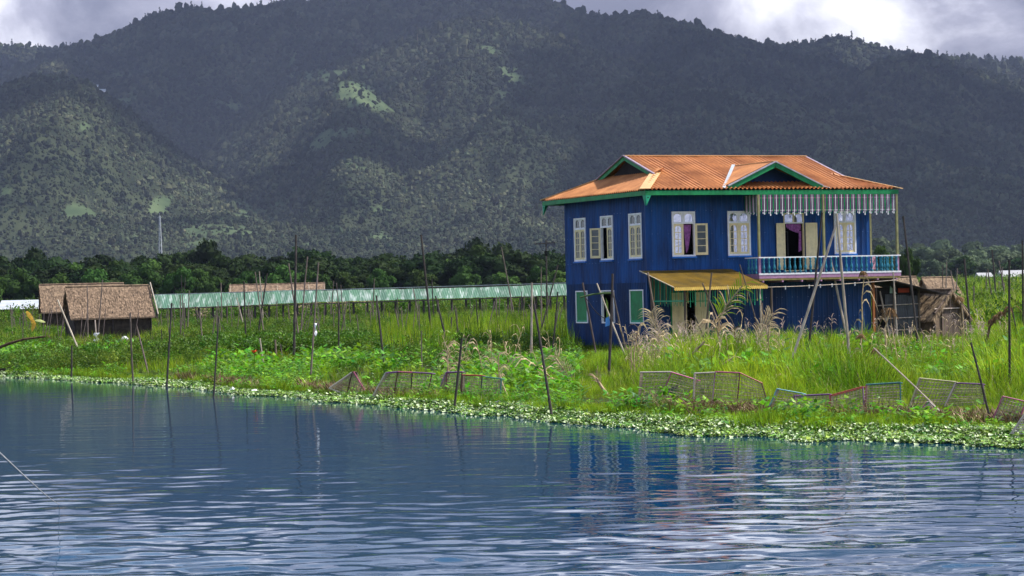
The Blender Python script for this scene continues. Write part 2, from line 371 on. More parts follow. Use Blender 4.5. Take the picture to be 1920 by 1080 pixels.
co = np.stack([X_, Y_, wave(X_, Y_)*k_], -1).reshape(-1, 3); wme.vertices.foreach_set('co', co.astype(np.float32).ravel()); wme.update()
lw_ = bpy.data.objects.new('lake_water', wme); COL.objects.link(lw_); tag(lw_, kind='structure')

# mountains: ridges surveyed by sight lines, each at its own distance
LAYERS = [
 (3400, 2300, 1.0, [(-900,230),(-400,200),(0,165),(50,150),(110,147),(160,158),(200,180),(250,215),(300,255),(350,295),(420,335),(500,380),(560,420),(640,470),(700,540)]),
 (4300, 2500, 1.15, [(200,540),(260,430),(330,345),(400,275),(440,235),(500,190),(560,145),(640,118),(720,92),(800,60),(860,40),(930,38),(1000,55),(1080,85),(1150,108),(1240,140),(1330,160),(1440,180),(1600,205),(1710,220),(1800,245),(1910,285),(2100,350),(2600,450),(2900,500)]),
 (3650, 2500, 1.0, [(400,540),(480,400),(540,290),(590,205),(635,150),(660,147),(700,175),(760,222),(850,285),(950,350),(1050,420),(1150,540)]),
 (5600, 3300, 1.2, [(-900,240),(-300,200),(0,150),(60,120),(110,97),(180,80),(250,50),(300,28),(345,18),(400,22),(470,20),(520,12),(600,3),(640,-3),(700,0),(800,-2),(900,-12),(1000,-5),(1040,8),(1100,35),(1150,37),(1190,30),(1250,42),(1300,55),(1350,72),(1420,88),(1500,112),(1600,140),(1750,180),(1920,230),(2200,320),(2900,450)]),
 (6400, 4500, 1.2, [(900,500),(1200,200),(1300,120),(1400,90),(1480,88),(1540,80),(1570,72),(1600,75),(1640,88),(1700,100),(1760,112),(1850,115),(1920,120),(2400,140),(2900,160)]),
 (6600, 4600, 1.2, [(-900,120),(-500,100),(0,85),(60,88),(120,97),(200,130),(400,300),(600,540)]),
 (5200, 3200, 1.1, [(1300,540),(1420,300),(1500,210),(1560,168),(1625,142),(1660,122),(1725,115),(1780,125),(1850,150),(1920,165),(2300,200),(2900,240)]),
 (3900, 2500, 1.2, [(850,540),(950,400),(1050,290),(1150,225),(1240,197),(1350,192),(1460,202),(1600,225),(1710,255),(1820,300),(1920,345),(2300,420),(2900,480)]),
 (2950, 2250, 1.0, [(600,540),(700,470),(800,420),(900,365),(980,335),(1050,350),(1150,400),(1300,440),(1500,465),(1900,480),(2400,500),(2900,540)]),
 (2750, 2250, 1.0, [(-900,400),(-300,420),(0,425),(150,400),(300,410),(420,400),(500,420),(600,430),(700,440),(900,470),(1100,540)]),
]
def layer_tab():
    T = []
    for rc, rb, pw, pts in LAYERS:
        rr = [ray(*p) for p in pts]; T.append((rc, rb, pw, np.array([r[0] for r in rr]), np.array([r[2] for r in rr])))
    return T
LT = layer_tab()
def mheight(X, Y):
    u = X/Y; h = np.full(X.shape, 2.0)
    gl = fbm(X/420, Y/620, 5, 0.55) - 0.5; gl3 = 1 - np.abs(2*fbm(X/330 + 21, Y/1500 + 2, 2, 0.4) - 1); gl2 = 1 - np.abs(2*fbm(X/260 + 9, Y/900 + 4, 4, 0.5) - 1)
    for rc, rb, pw, us, es in LT:
        wob = (fbm(u*9 + rc*0.01, u*0 + rc, 3) - 0.5)*0.10*rc
        rcc = rc + wob*0.6
        zc = EYE + np.interp(u, us, es)*rcc
        tt = (Y - rb - wob*0.5)/(rcc - rb - wob*0.5)
        up = np.clip(tt, 0, 1)**pw
        z = np.where(tt < 1, zc*up, zc - (Y - rcc)*0.42)
        edge = np.clip(np.abs(1 - tt)*3.0, 0, 1)
        z = z + np.where(zc > 20, edge*np.clip(tt*2.5, 0, 1)*(gl*0.30*zc + (gl2 - 0.7)*0.36*zc + (gl3 - 0.65)*0.42*zc)*np.clip(zc/150, 0, 1), 0)
        h = np.maximum(h, z)
    return h
MOUNT = bpy.data.materials.new('hill_ground'); MOUNT.use_nodes = True; t = MOUNT.node_tree; b = t.nodes['Principled BSDF']; b.inputs['Roughness'].default_value = 0.95
b.inputs['Specular IOR Level'].default_value = 0.02
at_ = N(t, 'ShaderNodeAttribute', attribute_name='field'); nn = N(t, 'ShaderNodeTexNoise'); nn.inputs['Scale'].default_value = 0.02; nn.inputs['Detail'].default_value = 9
geo2 = N(t, 'ShaderNodeNewGeometry'); t.links.new(geo2.outputs['Position'], nn.inputs['Vector'])
FT = FOREST.node_tree; hsn = next(x for x in FT.nodes if x.type == 'HUE_SAT'); fg_ = N(FT, 'ShaderNodeNewGeometry'); fs_ = N(FT, 'ShaderNodeSeparateXYZ'); fm_ = N(FT, 'ShaderNodeMapRange')      # crowns painted paler low down, putting sunlight and haze into their colour
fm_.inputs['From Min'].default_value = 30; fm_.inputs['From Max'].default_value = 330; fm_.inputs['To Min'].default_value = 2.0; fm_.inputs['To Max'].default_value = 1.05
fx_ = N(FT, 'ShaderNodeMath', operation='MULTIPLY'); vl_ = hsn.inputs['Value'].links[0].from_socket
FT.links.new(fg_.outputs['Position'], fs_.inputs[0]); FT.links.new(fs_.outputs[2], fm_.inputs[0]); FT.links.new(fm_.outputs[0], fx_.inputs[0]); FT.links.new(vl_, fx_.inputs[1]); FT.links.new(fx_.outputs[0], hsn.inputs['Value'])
r1 = N(t, 'ShaderNodeValToRGB'); r1.color_ramp.elements[0].color = (0.016, 0.022, 0.012, 1); r1.color_ramp.elements[1].color = (0.045, 0.055, 0.028, 1)
r1.color_ramp.elements[0].position = 0.35; r1.color_ramp.elements[1].position = 0.7
r2 = N(t, 'ShaderNodeValToRGB'); r2.color_ramp.elements[0].color = (0.038, 0.060, 0.030, 1); r2.color_ramp.elements[1].color = (0.085, 0.115, 0.055, 1)
r2.color_ramp.elements[0].position = 0.35; r2.color_ramp.elements[1].position = 0.65
mx = N(t, 'ShaderNodeMix', data_type='RGBA'); t.links.new(nn.outputs['Fac'], r1.inputs[0]); t.links.new(nn.outputs['Fac'], r2.inputs[0])
t.links.new(at_.outputs['Fac'], mx.inputs[0]); t.links.new(r1.outputs[0], mx.inputs[6]); t.links.new(r2.outputs[0], mx.inputs[7]); t.links.new(mx.outputs[2], b.inputs['Base Color'])
ys = np.concatenate([np.linspace(2200, 5700, 300), np.linspace(5720, 7600, 70)])
me, V = grid_mesh('hills', np.linspace(-0.50, 0.50, 900), ys, mheight, [MOUNT])
FIELDS = [[(642,150),(680,156),(750,214),(700,205),(625,192),(620,170)], [(575,272),(610,246),(690,235),(698,255),(640,264),(585,284)],
          [(560,140),(600,130),(680,125),(690,133),(620,148),(565,155)], [(110,402),(140,384),(182,398),(186,408),(120,410)], [(272,398),(285,372),(322,370),(310,398)],
          [(420,425),(445,420),(470,438),(430,440)], [(686,440),(712,434),(730,442),(722,450),(690,450)], [(436,392),(470,388),(512,398),(500,404),(440,400)],
          [(0,345),(14,350),(16,372),(0,370)], [(540,242),(572,232),(578,240),(545,248)], [(198,132),(282,134),(280,146),(205,144)], [(148,232),(166,232),(166,250),(150,250)],
          [(935,122),(965,128),(990,160),(950,165)], [(880,85),(915,82),(950,105),(905,100)], [(620,295),(650,302),(700,325),(660,322)], [(400,190),(450,192),(448,202),(405,200)],
          [(700,392),(730,388),(742,400),(706,402)]]
def inpoly(px, py, poly):
    ins = np.zeros(px.shape, bool); n = len(poly)
    for i in range(n):
        x0, y0 = poly[i]; x1, y1 = poly[(i+1) % n]
        c = ((y0 > py) != (y1 > py)) & (px < (x1 - x0)*(py - y0)/((y1 - y0) + 1e-9) + x0); ins ^= c
    return ins
def to_px(v):
    u = v[:, 0]/v[:, 1]*F; w = -((v[:, 2] - EYE)/v[:, 1])*F + (HY - 540)
    return 960 + u*ca + w*sa, 540 - u*sa + w*ca
PX, PY = to_px(V)
wx = PX + (fbm(V[:, 0]/45, V[:, 1]/45, 3) - 0.5)*26; wy = PY + (fbm(V[:, 0]/45 + 50, V[:, 1]/45, 3) - 0.5)*16
fld = np.zeros(len(V))
for p in FIELDS: fld[inpoly(wx, wy, p)] = 1
glade = fbm(V[:, 0]/110, V[:, 1]/150, 4, 0.6)
low = np.clip((PY - 330)/110, 0, 1)
fld = np.maximum(fld, np.clip((glade - (0.70 - 0.09*low))*14, 0, 1)*np.where((PX > -200) & (PX < 1100), 1, 0.3)*np.clip((PY-60)/60, 0, 1))
a = me.attributes.new('field', 'FLOAT', 'POINT'); a.data.foreach_set('value', fld.astype(np.float32))
hills = bpy.data.objects.new('hills', me); COL.objects.link(hills); tag(hills, kind='structure')

# forest on the hills: crown lumps
def lump(n_lat, n_lon, amp, tall, m, seed):
    rs = np.random.default_rng(seed); mb = MB(); vs_ = []; fs = []
    for i in range(n_lat + 1):
        a_ = math.pi*i/n_lat
        for j in range(n_lon):
            q = 2*math.pi*j/n_lon; r = 1 + amp*(rs.random() - 0.5)
            vs_.append((math.sin(a_)*math.cos(q)*r*0.5, math.sin(a_)*math.sin(q)*r*0.5, (0.5 - math.cos(a_)*0.5*r)*tall))
    for i in range(n_lat):
        for j in range(n_lon):
            fs.append((i*n_lon + j, i*n_lon + (j+1) % n_lon, (i+1)*n_lon + (j+1) % n_lon, (i+1)*n_lon + j))
    mb.add(vs_, fs, m); return mb.mesh('crown_lump')
def pine(m, seed):
    rs = np.random.default_rng(seed); mb = MB(); mb.tube([(0, 0, 0), (0, 0, 1.2)], [0.04, 0.015], BARK, 4)
    for k in range(11):
        z = 0.45 + 0.085*k*(0.8 + 0.3*rs.random()); r = 0.34*(1 - 0.055*k)*(0.5 + 0.6*rs.random()); q = rs.random()*6.28; d = r*0.5
        c = (math.cos(q)*d, math.sin(q)*d, z); n = 5; vv = [(c[0], c[1], z + 0.13)] + [(c[0] + math.cos(6.28*j/n)*r*0.7, c[1] + math.sin(6.28*j/n)*r*0.7, z) for j in range(n)] + [(c[0], c[1], z - 0.07)]
        mb.add(vv, [(0, 1 + j, 1 + (j+1) % n) for j in range(n)] + [(n + 1, 1 + (j+1) % n, 1 + j) for j in range(n)], m)
    return mb.mesh('pine_form')
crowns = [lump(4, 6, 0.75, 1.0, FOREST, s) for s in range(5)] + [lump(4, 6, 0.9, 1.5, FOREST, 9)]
ii = RNG.integers(0, len(V), 1200000); P = V[ii]; f_ = fld[ii]; px_, py_ = PX[ii], PY[ii]
keep = (px_ > -250) & (px_ < 2170) & ((f_ < 0.35 + 0.25*RNG.random(len(ii))) | (RNG.random(len(ii)) < 0.10)) & (P[:, 2] > 3)
# drop what lies behind a nearer ridge
order = {}
Vg = V.reshape(len(ys), 900, 3); el = (Vg[:, :, 2] - EYE)/Vg[:, :, 1]; cm = np.maximum.accumulate(el, axis=0)
prev = np.vstack([np.full((1, 900), -1), cm[:-1]]); vis = ((el + 14/Vg[:, :, 1]) >= prev).reshape(-1)
keep &= vis[ii]
P = P[keep][:320000]; n = len(P)
P = P + np.stack([RNG.uniform(-4, 4, n), RNG.uniform(-6, 6, n), np.full(n, -1.5)], -1)
P[:, 2] = mheight(P[:, 0], P[:, 1]) - 1.0
s_ = P[:, 1]/F*RNG.gamma(4.0, 1.28, n).clip(2.5, 16)*(0.8 + 0.35*(fbm(P[:, 0]/200, P[:, 1]/200, 3)))*np.clip(0.75 + (P[:, 1]-2500)/6000, 0.7, 1)
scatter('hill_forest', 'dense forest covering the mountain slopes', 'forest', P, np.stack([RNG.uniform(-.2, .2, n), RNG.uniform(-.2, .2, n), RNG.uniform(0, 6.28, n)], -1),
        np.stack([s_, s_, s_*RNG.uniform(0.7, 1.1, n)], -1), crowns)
# pines standing on the skyline ridges
pp = []
for rc, rb, pw, pts in LAYERS:
    if rc < 4200: continue
    xs = [p[0] for p in pts]; yy = [p[1] for p in pts]
    k = int(700 if rc > 5000 else 260)
    for _ in range(k):
        x = random.uniform(-150, 2070)
        if x < xs[0] or x > xs[-1]: continue
        dens = fbm(np.array([x/40.0]), np.array([rc*1.0]), 3)[0]
        if random.random() > dens*1.5 - 0.25: continue
        u = ray(x, 500)[0]; Y = rc + random.uniform(-120, 40); pp.append((u*Y, Y, dens))
pp = np.array(pp); zz = mheight(pp[:, 0], pp[:, 1]); n = len(pp)
s_ = RNG.uniform(9, 19, n)*(0.5 + pp[:, 2]*0.9)
scatter('ridge_pines', 'pine trees standing along the skyline ridges', 'forest', np.stack([pp[:, 0], pp[:, 1], zz - 1.0], -1), np.stack([n*[0], n*[0], RNG.uniform(0, 6.28, n)], -1),
        np.stack([s_, s_, s_], -1), [pine(RFOREST, s) for s in range(4)])

# clouds over the mountains: broad flat-based cumulus whose shade lies on the upper slopes
CLOUD = mat('cloud_vapour', (0.86, 0.86, 0.90), 1.0, var=0.02, trans=0.5)
def cloud(cx, cy, rx, ry, label, seed, cz=1750, th=260):
    mb = MB(); rs = np.random.default_rng(seed); nl, no = 14, 40; vs_ = []; fs = []
    for i in range(nl + 1):
        a_ = math.pi*i/nl
        for j in range(no):
            q = 2*math.pi*j/no; k = fbm(np.array([math.cos(q)*2.2 + seed*7.3]), np.array([math.sin(q)*2.2 + a_*1.7]), 4)[0]
            r = math.sin(a_)**0.7*(0.55 + 0.9*k) if 0 < i < nl else 0.0
            z = math.cos(a_)*(0.35 if math.cos(a_) < 0 else 1.0)*(0.6 + 0.8*k)
            vs_.append((rx*r*math.cos(q), ry*r*math.sin(q), th*z))
    for i in range(nl):
        for j in range(no): fs.append((i*no + j, (i+1)*no + j, (i+1)*no + (j+1) % no, i*no + (j+1) % no))
    mb.add(vs_, fs, CLOUD); o = mb.build('cloud', smooth=True, kind='structure', loc=(cx, cy, cz)); o['label'] = label
for k, (cx, cy, rx, ry) in enumerate([(-400, 5600, 1500, 900), (1000, 5700, 950, 1000), (3350, 5300, 1050, 1500), (-1900, 5700, 1200, 900), (1650, 4300, 560, 900), (2300, 3700, 900, 900),
                                      (1750, 3200, 420, 520), (490, 4700, 270, 480), (380, 3560, 330, 190), (1075, 3480, 140, 240), (4000, 4200, 900, 1200)]):
    cloud(cx, cy, rx, ry, 'grey based cumulus cloud high above the mountain slopes', k+1)

# haze over the plain and the hills
hz = MB(); hz.box((-4800, -2600, -1.5), (4800, 8200, 1150), None)
hm = bpy.data.materials.new('haze_air'); hm.use_nodes = True; t = hm.node_tree; t.nodes.clear()
o_ = N(t, 'ShaderNodeOutputMaterial'); pv = N(t, 'ShaderNodeVolumePrincipled'); pv.inputs['Color'].default_value = (0.52, 0.62, 0.90, 1); pv.inputs['Density'].default_value = 4.2e-5
pv.inputs['Anisotropy'].default_value = 0.2
t.links.new(pv.outputs[0], o_.inputs['Volume']); hz.mats = [hm]
HZ = hz.build('haze', kind='stuff')

# ================================================================ THE BLUE HOUSE (own frame: x along the front, y along the side, z up from its floor)
W, D, TOPZ = 10.17, 7.47, 5.93
house = empty('house', tuple(HO), TH, 'two storey blue corrugated house with orange hipped roof and turquoise balcony', 'house')
HSE = house
FW = [(1.10, 2.13, 3.45, 5.22), (3.58, 4.61, 3.45, 5.22), (8.48, 9.50, 3.45, 5.20)]       # front openings x0,x1,z0,z1
FD = [(6.14, 7.08, 2.78, 5.12)]                                                             # balcony door
GD = [(0.98, 2.70, 0.05, 2.08)]
LW = [(5.44, 6.56, 3.41, 5.20), (2.88, 4.02, 3.41, 5.20), (0.30, 1.44, 3.41, 5.20)]       # side openings y0,y1
LG = [(5.44, 6.56, 0.85, 2.19), (2.93, 4.10, 0.85, 2.19), (0.31, 1.52, 0.85, 2.19)]
def wall_sheets(parent, to3, x0, x1, z0, z1, holes, m, sw, pitch, proud, zjit=0.0):
    """corrugated sheets, each its own mesh with the openings cut out of its ribs; to3(a, out, z)"""
    n = max(1, round((x1 - x0)/sw)); sw = (x1 - x0)/n; prof = [(0.0, 0.0), (0.62, 0.0), (0.70, 0.020), (0.90, 0.020)]
    for k in range(n):
        a0, a1 = x0 + k*sw, x0 + (k+1)*sw - 0.002; zz0 = z0 - random.uniform(0, zjit); ext = random.uniform(0, 0.006)
        xs = set([a0, a1])
        for h in holes:
            for q in h[:2]:
                if a0 < q < a1: xs.add(q)
        j = math.floor(a0/pitch)
        while j*pitch < a1:
            for p_, _ in prof:
                q = (j + p_)*pitch
                if a0 < q < a1: xs.add(q)
            j += 1
        xs = sorted(xs); zs = sorted(set([zz0, z1] + [q for h in holes for q in h[2:] if zz0 < q < z1 and h[0] < a1 and h[1] > a0]))
        def off(x):
            f = (x/pitch) % 1.0
            return np.interp(f, [0, 0.60, 0.70, 0.90, 1.0], [0, 0, 0.024, 0.024, 0]) + proud + ext
        vv = [to3(x, off(x), z) for x in xs for z in zs]; nz = len(zs); fs = []; runs = [[]]
        full = [all(any(h[0] < (xs[i]+xs[i+1])/2 < h[1] and h[2] < (zs[l]+zs[l+1])/2 < h[3] for h in holes) for i in range(len(xs)-1)) for l in range(nz-1)]
        for l in range(nz-1):
            if full[l]: runs.append([])
            else: runs[-1].append(l)
        for i in range(len(xs)-1):
            for l in range(nz-1):
                cx, cz = (xs[i]+xs[i+1])/2, (zs[l]+zs[l+1])/2
                if any(h[0] < cx < h[1] and h[2] < cz < h[3] for h in holes): continue
                fs.append((l, (i*nz+l, (i+1)*nz+l, (i+1)*nz+l+1, i*nz+l+1)))
        for run in runs:
            ff = [f for l, f in fs if l in run]
            if not ff: continue
            used = sorted(set(i for f in ff for i in f)); mp_ = {q: i for i, q in enumerate(used)}
            mb = MB(); mb.add([vv[q] for q in used], [tuple(mp_[i] for i in f) for f in ff], m); mb.build('corrugated_sheet', parent)
def lining(name, to3, x0, x1, z0, z1, holes, m, th=0.05):
    mb = MB(); xs = sorted(set([x0, x1] + [q for h in holes for q in h[:2]])); zs = sorted(set([z0, z1] + [q for h in holes for q in h[2:]]))
    for i in range(len(xs)-1):
        for l in range(len(zs)-1):
            cx, cz = (xs[i]+xs[i+1])/2, (zs[l]+zs[l+1])/2
            if any(h[0] < cx < h[1] and h[2] < cz < h[3] for h in holes): continue
            c = [to3(a, o, z) for o in (0.0, -th) for a, z in ((xs[i], zs[l]), (xs[i+1], zs[l]), (xs[i+1], zs[l+1]), (xs[i], zs[l+1]))]
            mb.add(c, [(0,1,2,3), (7,6,5,4), (0,4,5,1), (1,5,6,2), (2,6,7,3), (3,7,4,0)], m)
    return mb.build(name, HSE)
F3 = lambda a, o, z: (a, -o, z)
S3 = lambda a, o, z: (-o, a, z)
fh, sh = FW + FD + GD, LW + LG
fwall = lining('wall', F3, 0, W, 0, TOPZ, fh, DARKIN)
wall_sheets(fwall, F3, 0, W, 2.50, TOPZ, fh, BLUE, 0.80, 0.24, 0.020)
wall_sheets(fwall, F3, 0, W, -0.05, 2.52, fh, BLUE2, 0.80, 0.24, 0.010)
swall = lining('wall', S3, 0.05, D, 0, TOPZ, sh, DARKIN)
wall_sheets(swall, S3, 0, D, 2.46, TOPZ, sh, BLUE, 0.80, 0.15, 0.026, 0.0)
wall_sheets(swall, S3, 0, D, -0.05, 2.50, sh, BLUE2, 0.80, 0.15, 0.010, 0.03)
bwall = MB(); bwall.box((0, D-0.05, 0), (W, D, TOPZ), BLUE2); bwall.box((W-0.05, 0.05, 0), (W, D-0.05, TOPZ), BLUE2); bwall.build('wall', HSE)
fl = MB(); fl.box((0.05, 0.05, -0.12), (W-0.06, D-0.06, -0.0), DWOOD); fl.box((0.06, 0.06, 2.62), (W-0.06, D-0.06, 2.72), DARKIN); fl.box((5.0, 0.06, 0.0), (5.05, D-0.06, 5.8), DARKIN)
fl.box((0.06, 2.6, 0.0), (W-0.06, 2.65, 5.8), DARKIN); fl.build('floor', HSE)
cb = MB(); cb.box((-0.045, -0.05, -0.02), (0.04, -0.036, TOPZ), BLUE); cb.box((-0.052, -0.05, -0.02), (-0.038, 0.05, TOPZ), BLUE); cb.build('corner_flashing', HSE)
for x in (0.1, 2.6, 5.1, 7.6, 10.0):
    for y in (0.12, 2.5, 5.0, D-0.12):
        s = MB(); s.tube([(x, y, -0.95), (x, y, -0.1)], 0.075, WOOD, 8); s.build('stilt', HSE)
bm_ = MB()
for y in (0.12, 2.5, 5.0, D-0.12): bm_.box((0, y-0.05, -0.25), (W, y+0.05, -0.125), DWOOD)
bm_.build('floor_beam', HSE)
nl = MB(); NAIL = mat('nail_head', (0.25, 0.36, 0.55), 0.5)
for z in (0.95, 1.75, 3.30, 4.35, 5.25):
    for i in range(42):
        x = 0.15 + i*0.24 + 0.08
        if x < W and not any(h[0]-0.05 < x < h[1]+0.05 and h[2] < z < h[3] for h in fh) and random.random() < 0.6: nl.box((x-0.008, -0.060, z-0.008), (x+0.008, -0.045, z+0.008), NAIL)
    for i in range(24):
        y = 0.2 + i*0.30 + 0.12
        if y < D and not any(h[0]-0.05 < y < h[1]+0.05 and h[2] < z < h[3] for h in sh) and random.random() < 0.5: nl.box((-0.064, y-0.008, z-0.008), (-0.05, y+0.008, z+0.008), NAIL)
nl.build('roofing_nails', HSE, kind='stuff')

def casement(to3, a0, a1, z0, z1, gl, parent, m=CREAM, o0=0.0, arch=True, rows=4, cols=2, st=0.085):
    """one glazed leaf in the plane o=o0: stiles, rails, glazing bars and an arched head, with its pane behind"""
    mb = MB(); t_ = 0.035
    def bx(x0, x1, q0, q1, oo0, oo1, mm=m):
        c = [to3(x, o, z) for z in (q0, q1) for x, o in ((x0, oo0), (x1, oo0), (x1, oo1), (x0, oo1))]
        mb.add(c, [(0,3,2,1),(4,5,6,7),(0,1,5,4),(1,2,6,5),(2,3,7,6),(3,0,4,7)], mm)
    bx(a0, a0+st, z0, z1, o0-t_, o0); bx(a1-st, a1, z0, z1, o0-t_, o0)
    lo_ = 0.10 if rows > 1 else 0.03; hi_ = 0.07 if rows > 1 else 0.04
    bx(a0+st, a1-st, z0, z0+lo_, o0-t_, o0-0.002); bx(a0+st, a1-st, z1-hi_, z1, o0-t_, o0-0.002)
    b0, b1, g0, g1 = a0+st, a1-st, z0+lo_, z1-hi_
    for i in range(1, rows): q = g0 + (g1-g0)*i/rows; bx(b0, b1, q-0.012, q+0.012, o0-0.024, o0-0.005)
    for i in range(1, cols): q = b0 + (b1-b0)*i/cols; bx(q-0.010, q+0.010, g0, g1, o0-0.022, o0-0.007)
    if arch:
        n = 8; w = b1-b0; hgt = 0.11
        for i in range(n):
            u0, u1 = i/n, (i+1)/n; y0 = g1 - hgt*(1-math.sin(math.pi*u0)**0.6); y1 = g1 - hgt*(1-math.sin(math.pi*u1)**0.6)
            c = [to3(b0+w*u0, o0-0.004, y0), to3(b0+w*u1, o0-0.004, y1), to3(b0+w*u1, o0-0.004, g1), to3(b0+w*u0, o0-0.004, g1)]
            mb.add(c, [(0,1,2,3)], m)
    cs = mb.build('casement', parent)
    if gl:
        p = MB(); c = [to3(x, o0-0.020, z) for x, z in ((b0, g0), (b1, g0), (b1, g1), (b0, g1))] + [to3(x, o0-0.026, z) for x, z in ((b0, g0), (b1, g0), (b1, g1), (b0, g1))]
        p.add(c, [(0,1,2,3),(7,6,5,4),(0,4,5,1),(1,5,6,2),(2,6,7,3),(3,7,4,0)], gl); p.build('pane', parent)
    return cs
def frame_box(mb, to3, a0, a1, z0, z1, w, o0, o1, m):
    for x0, x1, q0, q1 in ((a0, a0+w, z0, z1), (a1-w, a1, z0, z1), (a0+w, a1-w, z0, z0+w), (a0+w, a1-w, z1-w, z1)):
        c = [to3(x, o, z) for z in (q0, q1) for x, o in ((x0, o0), (x1, o0), (x1, o1), (x0, o1))]
        mb.add(c, [(0,3,2,1),(4,5,6,7),(0,1,5,4),(1,2,6,5),(2,3,7,6),(3,0,4,7)], m)
def window(to3, a0, a1, z0, z1, gl, openl=None, tall=0.46, sill=True, transom_only=False, dark=None):
    """upper window: white frame, two-light transom above two cream leaves. openl: None, 0 or 1 (index of the leaf standing open)"""
    mb = MB(); frame_box(mb, to3, a0, a1, z0, z1, 0.065, -0.04, 0.068, WHITEP)
    zt = z1 - tall; am = (a0+a1)/2
    for x0, x1, q0, q1 in ((a0+0.045, a1-0.045, zt-0.025, zt+0.025), (am-0.02, am+0.02, zt+0.025, z1-0.045)):
        c = [to3(x, o, z) for z in (q0, q1) for x, o in ((x0, -0.03), (x1, -0.03), (x1, 0.055), (x0, 0.055))]
        mb.add(c, [(0,3,2,1),(4,5,6,7),(0,1,5,4),(1,2,6,5),(2,3,7,6),(3,0,4,7)], WHITEP)
    w = mb.build('window', HSE)
    for i, (x0, x1) in enumerate(((a0+0.045, am-0.02), (am+0.02, a1-0.045))):
        casement(to3, x0, x1, zt+0.025, z1-0.045, gl, w, m=WHITEP, o0=0.03, rows=1, cols=1, st=0.05)
    if transom_only: return w
    for i, (x0, x1) in enumerate(((a0+0.045, am), (am, a1-0.045))):
        if openl == i: continue
        casement(to3, x0, x1, z0+0.045, zt-0.025, gl, w, o0=0.045)
    if sill:
        s = MB(); c = [to3(x, o, z) for z in (z0-0.07, z0-0.003) for x, o in ((a0-0.02, 0.0), (a1+0.02, 0.0), (a1+0.02, 0.12), (a0-0.02, 0.12))]
        s.add(c, [(0,3,2,1),(4,5,6,7),(0,1,5,4),(1,2,6,5),(2,3,7,6),(3,0,4,7)], mat('light_blue_sill_paint', (0.02, 0.16, 0.55), 0.5)); s.build('sill', w)
    return w
def hinged(to3, hinge_a, z0, z1, width, ang, m, gl, parent, sgn=1):
    """a leaf swung out about a vertical hinge; ang from the closed position"""
    def t3(x, o, z):   # x 0..width along the leaf, o normal to it
        return to3(hinge_a + sgn*(x*math.cos(ang) + o*math.sin(ang)), 0.07 + x*math.sin(ang) - o*math.cos(ang), z)
    return casement(t3, 0, width, z0, z1, gl, parent, m=m, o0=0.02, cols=1, arch=False)
w1 = window(F3, *FW[0], MIRROR, openl=1)
hinged(F3, FW[0][1]-0.02, 3.50, 4.74, 0.50, R(158), CREAM, DGLASS, w1, sgn=-1)
cu = MB()
for i in range(8):
    q0, q1 = i/8, (i+1)/8
    xa = 1.66; wz = lambda q: 0.36*(1-q)**0.7*0.9 + 0.03
    z_0, z_1 = 4.70 - 1.1*q0, 4.70 - 1.1*q1
    for j in range(6):
        f0, f1 = j/6, (j+1)/6; dy = lambda f: 0.05 + 0.02*math.sin(f*19)
        cu.add([(xa + 0.16*q0*0.6 + wz(q0)*f0, dy(f0), z_0), (xa + 0.16*q0*0.6 + wz(q0)*f1, dy(f1), z_0), (xa + 0.16*q1*0.6 + wz(q1)*f1, dy(f1), z_1), (xa + 0.16*q1*0.6 + wz(q1)*f0, dy(f0), z_1)], [(0,1,2,3)], VALANCE)
cu.build('curtain', w1)
window(F3, *FW[1], MIRROR); window(F3, *FW[2], MIRROR)
# balcony door with two shutters and a draped curtain
bd = MB(); a0, a1, z0, z1 = FD[0]; frame_box(bd, F3, a0, a1, z0, z1, 0.045, -0.04, 0.055, CREAM)
bd.box((a0+0.045, -0.05, 4.70), (a1-0.045, 0.03, 4.75), WHITEP); bd.box(((a0+a1)/2-0.02, -0.05, 4.75), ((a0+a1)/2+0.02, 0.02, z1-0.045), CREAM)
bd = bd.build('door', HSE); tp = MB()
for x0, x1 in ((a0+0.045, (a0+a1)/2-0.02), ((a0+a1)/2+0.02, a1-0.045)): tp.box((x0, -0.012, 4.75), (x1, -0.006, z1-0.045), MIRROR)
tp.build('pane', bd)
def panel_leaf(name, x0, x1, z0, z1, y, m, parent, rows=2, cols=1, slant=0.0):
    mb = MB(); mb.box((x0, y-0.015, z0), (x1, y+0.015, z1), m)
    st = 0.07; cw = (x1-x0-st*(cols+1))/cols; rh = (z1-z0-st*(rows+1))/rows
    for i in range(cols+1): q = x0 + i*(cw+st); mb.box((q, y-0.032, z0), (q+st, y-0.016, z1), m)
    for j in range(rows+1):
        q = z0 + j*(rh+st)
        for i in range(cols): p = x0+st+i*(cw+st); mb.box((p+0.001, y-0.031, q), (p+cw-0.001, y-0.0165, q+st), m)
    for i in range(cols):
        for j in range(rows): p = x0+st+i*(cw+st)+0.03; q = z0+st+j*(rh+st)+0.03; mb.box((p, y-0.026, q), (p+cw-0.06, y-0.0155, q+rh-0.06), m)
    o = mb.build(name, parent); return o
panel_leaf('shutter', 5.74, 6.13, 2.85, 4.72, -0.14, CREAM, bd); panel_leaf('shutter', 7.09, 7.62, 2.85, 4.72, -0.14, CREAM, bd)
cu = MB()
for j in range(12):
    f0, f1 = j/12, (j+1)/12; dp = lambda f: 0.10 + 0.30*f**0.6*(1 if f < 0.86 else 0.5)
    yy = lambda f: 0.03 + 0.02*math.sin(f*30)
    x0_, x1_ = 6.30 + 0.66*f0, 6.30 + 0.66*f1
    cu.add([(x0_, yy(f0), 4.68), (x1_, yy(f1), 4.68), (x1_, yy(f1), 4.68-dp(f1)), (x0_, yy(f0), 4.68-dp(f0))], [(0,1,2,3)], VALANCE)
cu.add([(6.88, 0.03, 4.40), (7.00, 0.05, 4.40), (6.98, 0.03, 3.62), (6.86, 0.06, 3.55)], [(0,1,2,3)], VALANCE); cu.build('curtain', bd)
il = MB()
